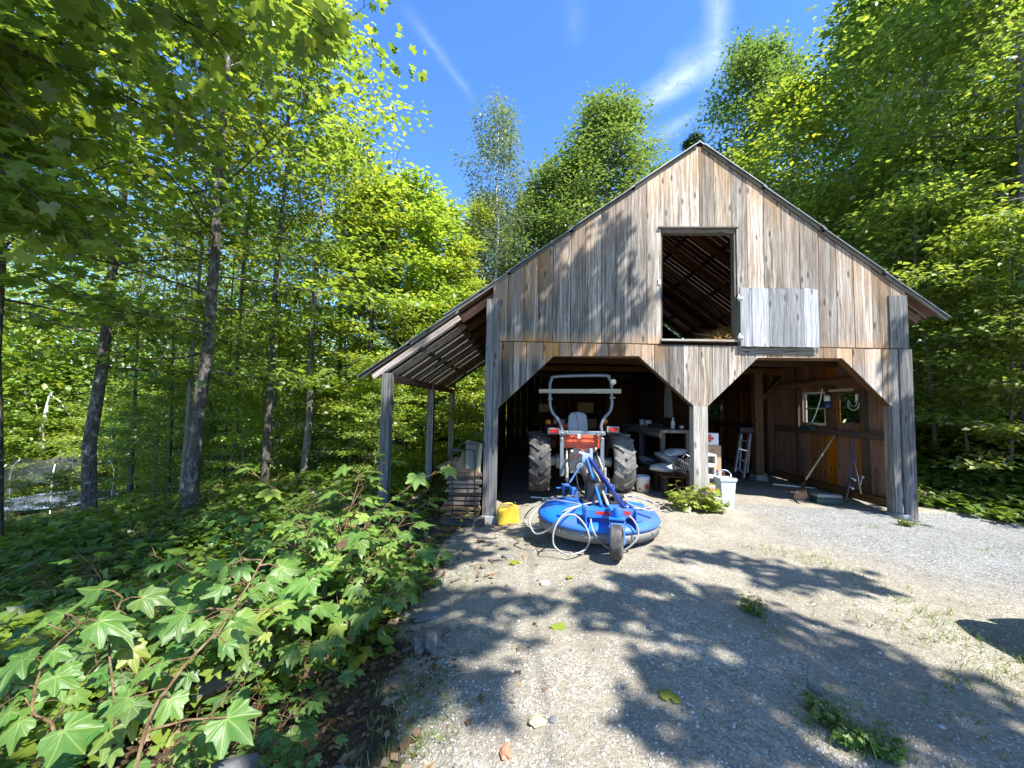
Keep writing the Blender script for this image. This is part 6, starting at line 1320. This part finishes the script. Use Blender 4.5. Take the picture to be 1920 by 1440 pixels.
c = P(1297, 955, 6.85)
BUSH = cane_plant(61, 20, .62, .6, .22, T=T_MAPLE, lmat=L_YELLOW, dry=0, leaf_from=.12)
plant(BUSH, c.x - .05, 6.82, .88, 1.0, 'bush', 'bright green leafy weed bush growing at the foot of the centre post', 'plant', parts=('stems', 'leaves', 'dry'))
plant(BUSH, P(1335, 955, 6.8).x, 6.75, .55, 3.0, 'bush', 'smaller green weed to the right of the centre post foot', 'plant', parts=('stems', 'leaves', 'dry'))
for q_, s, lab in (((1415, 1160), .24, 'small dark green weed in the middle of the drive'), ((1590, 1395), .2, 'broad leaved weed at the lower right of the drive'), ((1540, 1350), .22, 'tiny leafy weed above the broad leaved weed'), ((1660, 1420), .2, 'flat weed nearest the bottom right of the drive'), ((1700, 978), .25, 'small weed at the foot of the right corner post')):
    e = G(*q_, .0); plant(BUSH, e.x, e.y, s, rs.uniform(0, 6), 'weed', lab, 'weed', parts=('stems', 'leaves', 'dry'), lmat=L_HERB)
# ------------------------------------------------------------------ stones, stump, leaf, bits on the ground
def rock(px, py, Y, size, seed, lab, rot=0.0, mat=STONE, grp='stones at the left edge of the drive', dz=.0):
    c = P(px, py, Y); z = hg(c.x, c.y); m = MB(); m.blob((c.x, c.y, z + size[2] * .35 + dz), size, rotz(rot) @ Matrix.Rotation(.2, 3, 'X'), 12, seed, .16, smooth=False); solo(m, 'stone', mat, (c.x, c.y, z), lab, 'stone', grp, bevel=.01)
rock(415, 1245, 1.75, (.24, .2, .17), 2, 'large grey field stone behind the biggest leaf', .3, dz=.12)
rock(520, 1370, 1.5, (.22, .18, .13), 3, 'dark grey stone lowest in the picture beside the big leaves', .9)
rock(430, 1330, 1.55, (.17, .2, .14), 5, 'mossy grey stone under the low hanging leaf', 1.4, dz=.05)
rock(600, 1385, 1.55, (.17, .07, .05), 7, 'long flat sliver of grey stone at the drive edge', .8)
rock(545, 1300, 1.8, (.18, .12, .10), 9, 'rounded grey stone under the brown canes', .2)
rock(640, 1300, 1.95, (.06, .05, .035), 11, 'small pale stone at the edge of the grass', .2)
rock(690, 1385, 1.62, (.05, .045, .03), 13, 'pale pebble in the bare soil near the bottom edge', .2)
e = G(820, 1128, -.1); m = MB(); m.blob((e.x, e.y, hg(e.x, e.y)), (.24, .13, .03), rotz(.4), 12, 4, .2, smooth=False); solo(m, 'flat_stone', STONE, (e.x, e.y, hg(e.x, e.y)), 'flat grey slab of stone set in the dirt left of the drive', 'stone', bevel=.006)
e = G(805, 1195, -.12); m = MB(); z = hg(e.x, e.y); m.blob((e.x, e.y, z + .03), (.13, .15, .10), None, 12, 8, .45, smooth=False); 
for i in range(7): a = i * .9; m.beam((e.x, e.y, z + .05), (e.x + math.cos(a) * .2, e.y + math.sin(a) * .2, z + .0 + .05 * (i % 2)), .04, .035)
solo(m, 'rotten_stump', W_OLD, (e.x, e.y, z), 'rotten brown stump crumbling at the left edge of the drive', 'stump')
m = MB(); a, b = P(370, 1145, 2.6), P(520, 1120, 2.9); a.z = hg(a.x, a.y) + .22; b.z = hg(b.x, b.y) + .2; m.tube([a, a.lerp(b, .5) + Vector((0, 0, .02)), b], [.06, .055, .05], 8, cap=True); solo(m, 'log', W_OLD, tuple(a), 'old grey log lying under the raspberry leaves', 'log')
m = MB(); a, b = P(560, 1180, 3.0), P(660, 1120, 3.5); a.z = hg(a.x, a.y) + .1; b.z = hg(b.x, b.y) + .12; m.beam(a, b, .12, .05); solo(m, 'board', W_FIRE, tuple(a), 'broken pale board lying among the raspberry canes', 'board')
r_ = random.Random(3)
for i in range(40):                    # bark and wood chips by the stack
    x, y = r_.uniform(-1.8, .2), r_.uniform(4.3, 6.9); a = r_.uniform(0, 6.28); z = hg(x, y); L = r_.uniform(.05, .16); m = MB(); m.beam((x, y, z + .012), (x + math.cos(a) * L, y + math.sin(a) * L, z + .015), r_.uniform(.02, .05), .012); solo(m, 'wood_chip', (W_FIRE, W_OLD)[i % 2], (x, y, z), 'splinter of wood on the dirt in front of the slab stack', 'wood chip', 'wood chips scattered before the lean-to')
def dropped(px, py, s, lab, mat=L_YELLOW):
    e = G(px, py, .02); z = hg(e.x, e.y) + .02; me = leaves('fallen_leaf', np.zeros((1, 3)), np.array([(math.cos(px), math.sin(px), .05)]), np.array([(.1, -.1, 1)]), np.array([s]), np.array([.95]), T_MAPLE, mat); o = bpy.data.objects.new('fallen_leaf', me); COL.objects.link(o); o.location = (e.x, e.y, z); tag(o, lab, 'leaf')
dropped(970, 1038, .11, 'yellow fallen leaf on the gravel left of the hose loop'); dropped(1042, 1165, .11, 'green fallen leaf lying in the middle of the drive', L_GREEN); dropped(1258, 1325, .10, 'green fallen leaf at the edge of a shadow on the drive', L_GREEN); dropped(1070, 1080, .06, 'small yellow leaf in front of the mower')
e = G(1022, 1085, .01); m = MB(); m.box((e.x, e.y, hg(e.x, e.y) + .014), (.085, .05, .025), rotz(.1)); solo(m, 'packet', WHITEP, (e.x, e.y, hg(e.x, e.y)), 'small white packet lying on the gravel before the mower', 'packet', bevel=.004)
e = G(948, 1428, .01); m = MB(); m.blob((e.x, e.y, hg(e.x, e.y) + .01), (.025, .05, .02), rotz(.1), 8, 2, .3, smooth=False); solo(m, 'brick_fragment', BRICK, (e.x, e.y, hg(e.x, e.y)), 'orange brick fragment at the bottom edge of the drive', 'brick')
for i, (px, py, s, lab) in enumerate(((1007, 1382, .05, 'tan flat stone near the bottom of the drive'), (1036, 1375, .028, 'pale round stone beside the tan flat stone'), (1527, 1303, .04, 'pale flat stone in the shaded gravel'), (950, 1020, .06, 'white stone in front of the yellow can'), (1262, 925, .04, 'pale stone on the floor left of the weed bush'), (1240, 925, .035, 'second pale stone beside the low bench'))):
    e = G(px, py, 0); z = hg(e.x, e.y); m = MB(); m.blob((e.x, e.y, z + s * .2), (s, s * .75, s * .4), rotz(i), 10, i + 20, .2, smooth=False); solo(m, 'stone', (W_TAN, STONE)[i > 0], (e.x, e.y, z), lab, 'stone', 'loose stones on the drive', bevel=.004)
# ------------------------------------------------------------------ trampoline in the clearing
TC = P(115, 935, 17.5); TR = 1.9; zt = TC.z; TC = Vector((TC.x, 17.5, zt)); zg = hg(TC.x, TC.y)
root = thing('trampoline', (TC.x, TC.y, zg), 'round trampoline with sagging net and pale blue pad in the clearing', 'trampoline')
m = MB(); m.lathe([(0, .0), (TR - .25, .0), (TR - .25, -.01), (0, -.012)], TC, (0, 0, 1), 40); m.build('mat', plain('blue_grey_mat', (.10, .12, .16), .6), root)
m = MB(); m.lathe([(TR - .28, .02), (TR - .1, .05), (TR + .05, .03), (TR + .06, -.05), (TR - .28, -.0)], TC, (0, 0, 1), 40, closed=True); m.build('pad', plain('pale_blue_pad', (.11, .14, .21), .55, 0, .2, 2), root)
for i in range(6):
    a = i * PI / 3 + .2; c = TC + Vector((math.cos(a) * TR, math.sin(a) * TR, 0)); m = MB(); m.tube([Vector((c.x, c.y, min(hg(c.x, c.y), zt - .5))), c], .025, 6); m.build('leg', ZINC, root)
    o_ = Vector((math.cos(a), math.sin(a), 0)); m = MB(); m.tube(cat([c + o_ * .05, c + o_ * .1 + Vector((0, 0, .9)), c + o_ * .02 + Vector((0, 0, 1.45)), c - o_ * .2 + Vector((0, 0, 1.75))], 5), .028, 6); m.build('pole', ZINC, root)
NET = Mt('dark_safety_net'); tb = NET.n('BsdfTransparent'); NET.col((.05, .055, .06)); ms = NET.n('MixShader', None, i0=.45, i1=tb.outputs[0], i2=NET.b.outputs[0]); NET.t.links.new(ms.outputs[0], NET.o.inputs['Surface'])
m = MB(); k0 = 36; V_ = []
for j in range(6):
    for i in range(k0):
        a = 2 * PI * i / k0; sag = .35 * max(0, math.sin(a * 3 + .8)) * (1 - j / 5) + .1 * math.sin(a * 7); rr_ = TR - .12 - .12 * math.sin(j / 5 * PI) * (.5 + .5 * math.sin(a * 3)); V_.append((TC.x + math.cos(a) * rr_, TC.y + math.sin(a) * rr_, zt + .95 - sag + j * .15 + (0 if j < 5 else .05 * math.cos(a * 6))))
k = m.add(V_)
for j in range(5):
    for i in range(k0): m.face((k + j * k0 + i, k + j * k0 + (i + 1) % k0, k + (j + 1) * k0 + (i + 1) % k0, k + (j + 1) * k0 + i), sm=True)
m.build('net', NET.m, root)
# ------------------------------------------------------------------ parked car just outside the frame; its shadow lies on the gravel
cx, cyy = 4.78, .93; root = thing('parked_car', (cx, cyy, hg(cx, cyy)), 'dark parked car beyond the right frame edge, throwing the smooth shadow', 'car')
CARP = plain('dark_car_paint', (.02, .025, .03), .2, .3, .1, 3); CGL = plain('tinted_car_glass', (.01, .012, .014), .05, 0, .1, 3)
side = [(2.15, .30), (2.2, .62), (2.05, .82), (1.1, .98), (.45, 1.42), (-.9, 1.5), (-1.85, 1.42), (-2.15, 1.0), (-2.2, .3)]; W2 = .88
def carsec(sc, pts): return [(sc * W2, y, z) for y, z in pts]
m = MB(); n = len(side); rows_ = []
for s, inset in ((-1, .06), (-1, 0), (1, 0), (1, .06)):
    rows_.append([(s * (W2 - (.16 * max(0, (z - .95)) / .5) - inset), y * (1 - .02 * (inset > 0)), z - (.03 if inset else 0) * 0) for y, z in side])
m = MB(); k = m.add([p for r in (rows_[1], rows_[2]) for p in r])
m.face([k + i for i in range(n)]); m.face([k + n + i for i in range(n)][::-1])
for i in range(n): m.face((k + i, k + n + i, k + n + (i + 1) % n, k + (i + 1) % n))
m.build('body', CARP, root, local=True, bevel=.08)
for s in (-1, 1):
    m = MB(); q_ = [(.95, 1.02), (.45, 1.36), (-.85, 1.43), (-1.6, 1.36), (-1.75, 1.05)]; m.prism([(s * (W2 - .16 * max(0, z - .95) / .5 + .012), y, z) for y, z in q_], (-s * .01, 0, 0)); m.build('side_window', CGL, root, local=True)
m = MB(); m.prism([(-.74, 1.02, 1.05), (.74, 1.02, 1.05), (.66, .5, 1.42), (-.66, .5, 1.42)], (0, .012, .012)); m.build('windscreen', CGL, root, local=True)
for sx in (-1, 1):
    for sy in (1.35, -1.35):
        wp = thing_part('wheel', root); m = MB(); m.lathe([(.2, -.1), (.3, -.11), (.325, -.09), (.325, .09), (.3, .11), (.2, .1)], (sx * .8, sy, .325), (1, 0, 0), 28, closed=True); m.build('tyre', RUBBER, wp, local=True); m = MB(); m.lathe([(0, sx * .09), (.06, sx * .09), (.19, sx * .07), (.205, sx * .1), (.205, sx * -.08), (0, sx * -.08)], (sx * .8, sy, .325), (1, 0, 0), 20); m.build('rim', ALU, wp, local=True)
for s in (-1, 1):
    m = MB(); m.blob((s * .6, 2.10, .70), (.17, .07, .075), None, 12, 3, .03); m.build('headlight', GREYP, root, local=True)
    m = MB(); m.box((s * .97, .42, 1.02), (.16, .09, .12)); m.build('wing_mirror', CARP, root, local=True, bevel=.03)
    m = MB(); m.box((s * .893, .1, .80), (.012, .18, .03)); m.build('door_handle', ALU, root, local=True, bevel=.004)
m = MB(); m.box((0, 2.14, .42), (1.5, .12, .20)); m.build('bumper', DARK, root, local=True, bevel=.05)
m = MB()
for i in range(5): m.box((0, 2.185, .58 + .035 * i), (.86, .06, .014))
m.box((0, 2.165, .65), (.9, .05, .2)); m.build('grille', DARK, root, local=True, bevel=.004)
for s in (-1, 1):
    for sy in (1.35, -1.35):
        m = MB(); m.tube(arc((s * .885, sy, .33), .385, -.1, PI + .1, 16, (0, 1, 0), (0, 0, 1)), .03, 6); m.build('wheel_arch', DARK, root, local=True)
# ------------------------------------------------------------------ sun, sky, render settings
TOSUN = Vector((.48, -.5, 1.0)).normalized()
sd = bpy.data.lights.new('sun', 'SUN'); sd.energy = 3.6; sd.angle = math.radians(.53); sd.color = (1.0, .965, .90)
so = bpy.data.objects.new('sun', sd); COL.objects.link(so); so.rotation_euler = TOSUN.to_track_quat('Z', 'Y').to_euler(); so.location = (6, -6, 20)
w = bpy.data.worlds.new('World'); SC.world = w; w.use_nodes = True; t = w.node_tree; t.nodes.clear()
def wn(typ, **k):
    nd = t.nodes.new('ShaderNode' + typ)
    for a, b in k.items(): setattr(nd, a, b)
    return nd
sky = wn('TexSky', sky_type='NISHITA', sun_disc=False); sky.sun_elevation = math.asin(TOSUN.z); sky.sun_rotation = math.atan2(TOSUN.x, TOSUN.y)
sky.altitude = 300; sky.air_density = 1.0; sky.dust_density = .2; sky.ozone_density = 4.0
hs = wn('HueSaturation'); hs.inputs['Saturation'].default_value = 1.2; hs.inputs['Value'].default_value = 1.0; hs.inputs['Hue'].default_value = .507
t.links.new(sky.outputs[0], hs.inputs['Color'])
# thin cirrus streaks, fixed in the sky by direction (gnomonic sky-plane coordinates x/z, y/z)
tc = wn('TexCoord'); sp = wn('SeparateXYZ'); t.links.new(tc.outputs['Generated'], sp.inputs[0])
def mt(op, a, b=0.0, clamp=False):
    nd = wn('Math', operation=op, use_clamp=clamp)
    for i, v in enumerate((a, b)):
        if isinstance(v, bpy.types.NodeSocket): t.links.new(v, nd.inputs[i])
        else: nd.inputs[i].default_value = v
    return nd.outputs[0]
zz = mt('MAXIMUM', sp.outputs[2], .05); U_ = mt('DIVIDE', sp.outputs[0], zz); V_ = mt('DIVIDE', sp.outputs[1], zz)
cv = wn('CombineXYZ'); t.links.new(U_, cv.inputs[0]); t.links.new(V_, cv.inputs[1])
n2 = wn('TexNoise'); n2.inputs['Scale'].default_value = 26.0; n2.inputs['Detail'].default_value = 6; n2.inputs['Roughness'].default_value = .7; n2.inputs['Distortion'].default_value = 1.2; t.links.new(cv.outputs[0], n2.inputs['Vector'])
nz = wn('TexNoise'); nz.inputs['Scale'].default_value = 5.0; nz.inputs['Detail'].default_value = 7; nz.inputs['Roughness'].default_value = .62; nz.inputs['Distortion'].default_value = .4; t.links.new(cv.outputs[0], nz.inputs['Vector'])
def skyuv(px, py): d = ray(px, py); return (d.x / d.z, d.y / d.z)
total = None
for (a, b, w0, w1, k) in (((1205, 205), (1345, 95), .07, .14, .42), ((1343, 130), (1348, -60), .05, .06, .26), ((760, 15), (890, 190), .03, .03, .10), ((1310, 205), (1220, 270), .05, .09, .2), ((1075, -20), (1078, 90), .05, .04, .06)):
    A = Vector(skyuv(*a)); B = Vector(skyuv(*b)); d = B - A; L = d.length; d /= L
    du = mt('SUBTRACT', U_, A.x); dv = mt('SUBTRACT', V_, A.y)
    s = mt('ADD', mt('MULTIPLY', du, d.x), mt('MULTIPLY', dv, d.y)); r = mt('ABSOLUTE', mt('ADD', mt('MULTIPLY', du, -d.y), mt('MULTIPLY', dv, d.x)))
    r = mt('ADD', r, mt('MULTIPLY', mt('SUBTRACT', nz.outputs[0], .5), .11 * w0 / .05))
    s1 = mt('DIVIDE', s, L, True)
    wid = mt('ADD', mt('MULTIPLY', s1, w1 - w0), w0)
    f = mt('SUBTRACT', 1.0, mt('DIVIDE', r, wid), True)
    ends = mt('MULTIPLY', mt('DIVIDE', mt('ADD', s, .03), .12, True), mt('DIVIDE', mt('SUBTRACT', L + .03, s), .12, True))
    f = mt('MULTIPLY', mt('MULTIPLY', mt('MULTIPLY', f, mt('ADD', f, .35)), ends), mt('MULTIPLY', mt('ADD', nz.outputs[0], .1), k))
    total = f if total is None else mt('ADD', total, f)
mx = wn('Mix', data_type='RGBA'); t.links.new(mt('MINIMUM', mt('MULTIPLY', total, mt('ADD', mt('MULTIPLY', n2.outputs[0], 2.2), -.15, True)), .85), mx.inputs[0]); t.links.new(hs.outputs[0], mx.inputs[6]); mx.inputs[7].default_value = (5.2, 5.6, 6.4, 1)
bg = wn('Background'); bg.inputs['Strength'].default_value = .112; t.links.new(mx.outputs[2], bg.inputs['Color'])
wo = wn('OutputWorld'); t.links.new(bg.outputs[0], wo.inputs[0])
vs = SC.view_settings; SC.display_settings.display_device = 'sRGB'; vs.view_transform = 'Standard'; vs.look = 'None'; vs.gamma = 1; vs.use_curve_mapping = False; vs.exposure = EXPO
cy = SC.cycles; cy.max_bounces = 8; cy.diffuse_bounces = 4; cy.glossy_bounces = 3; cy.transmission_bounces = 6; cy.transparent_max_bounces = 12
cy.caustics_reflective = False; cy.caustics_refractive = False; cy.sample_clamp_indirect = 6
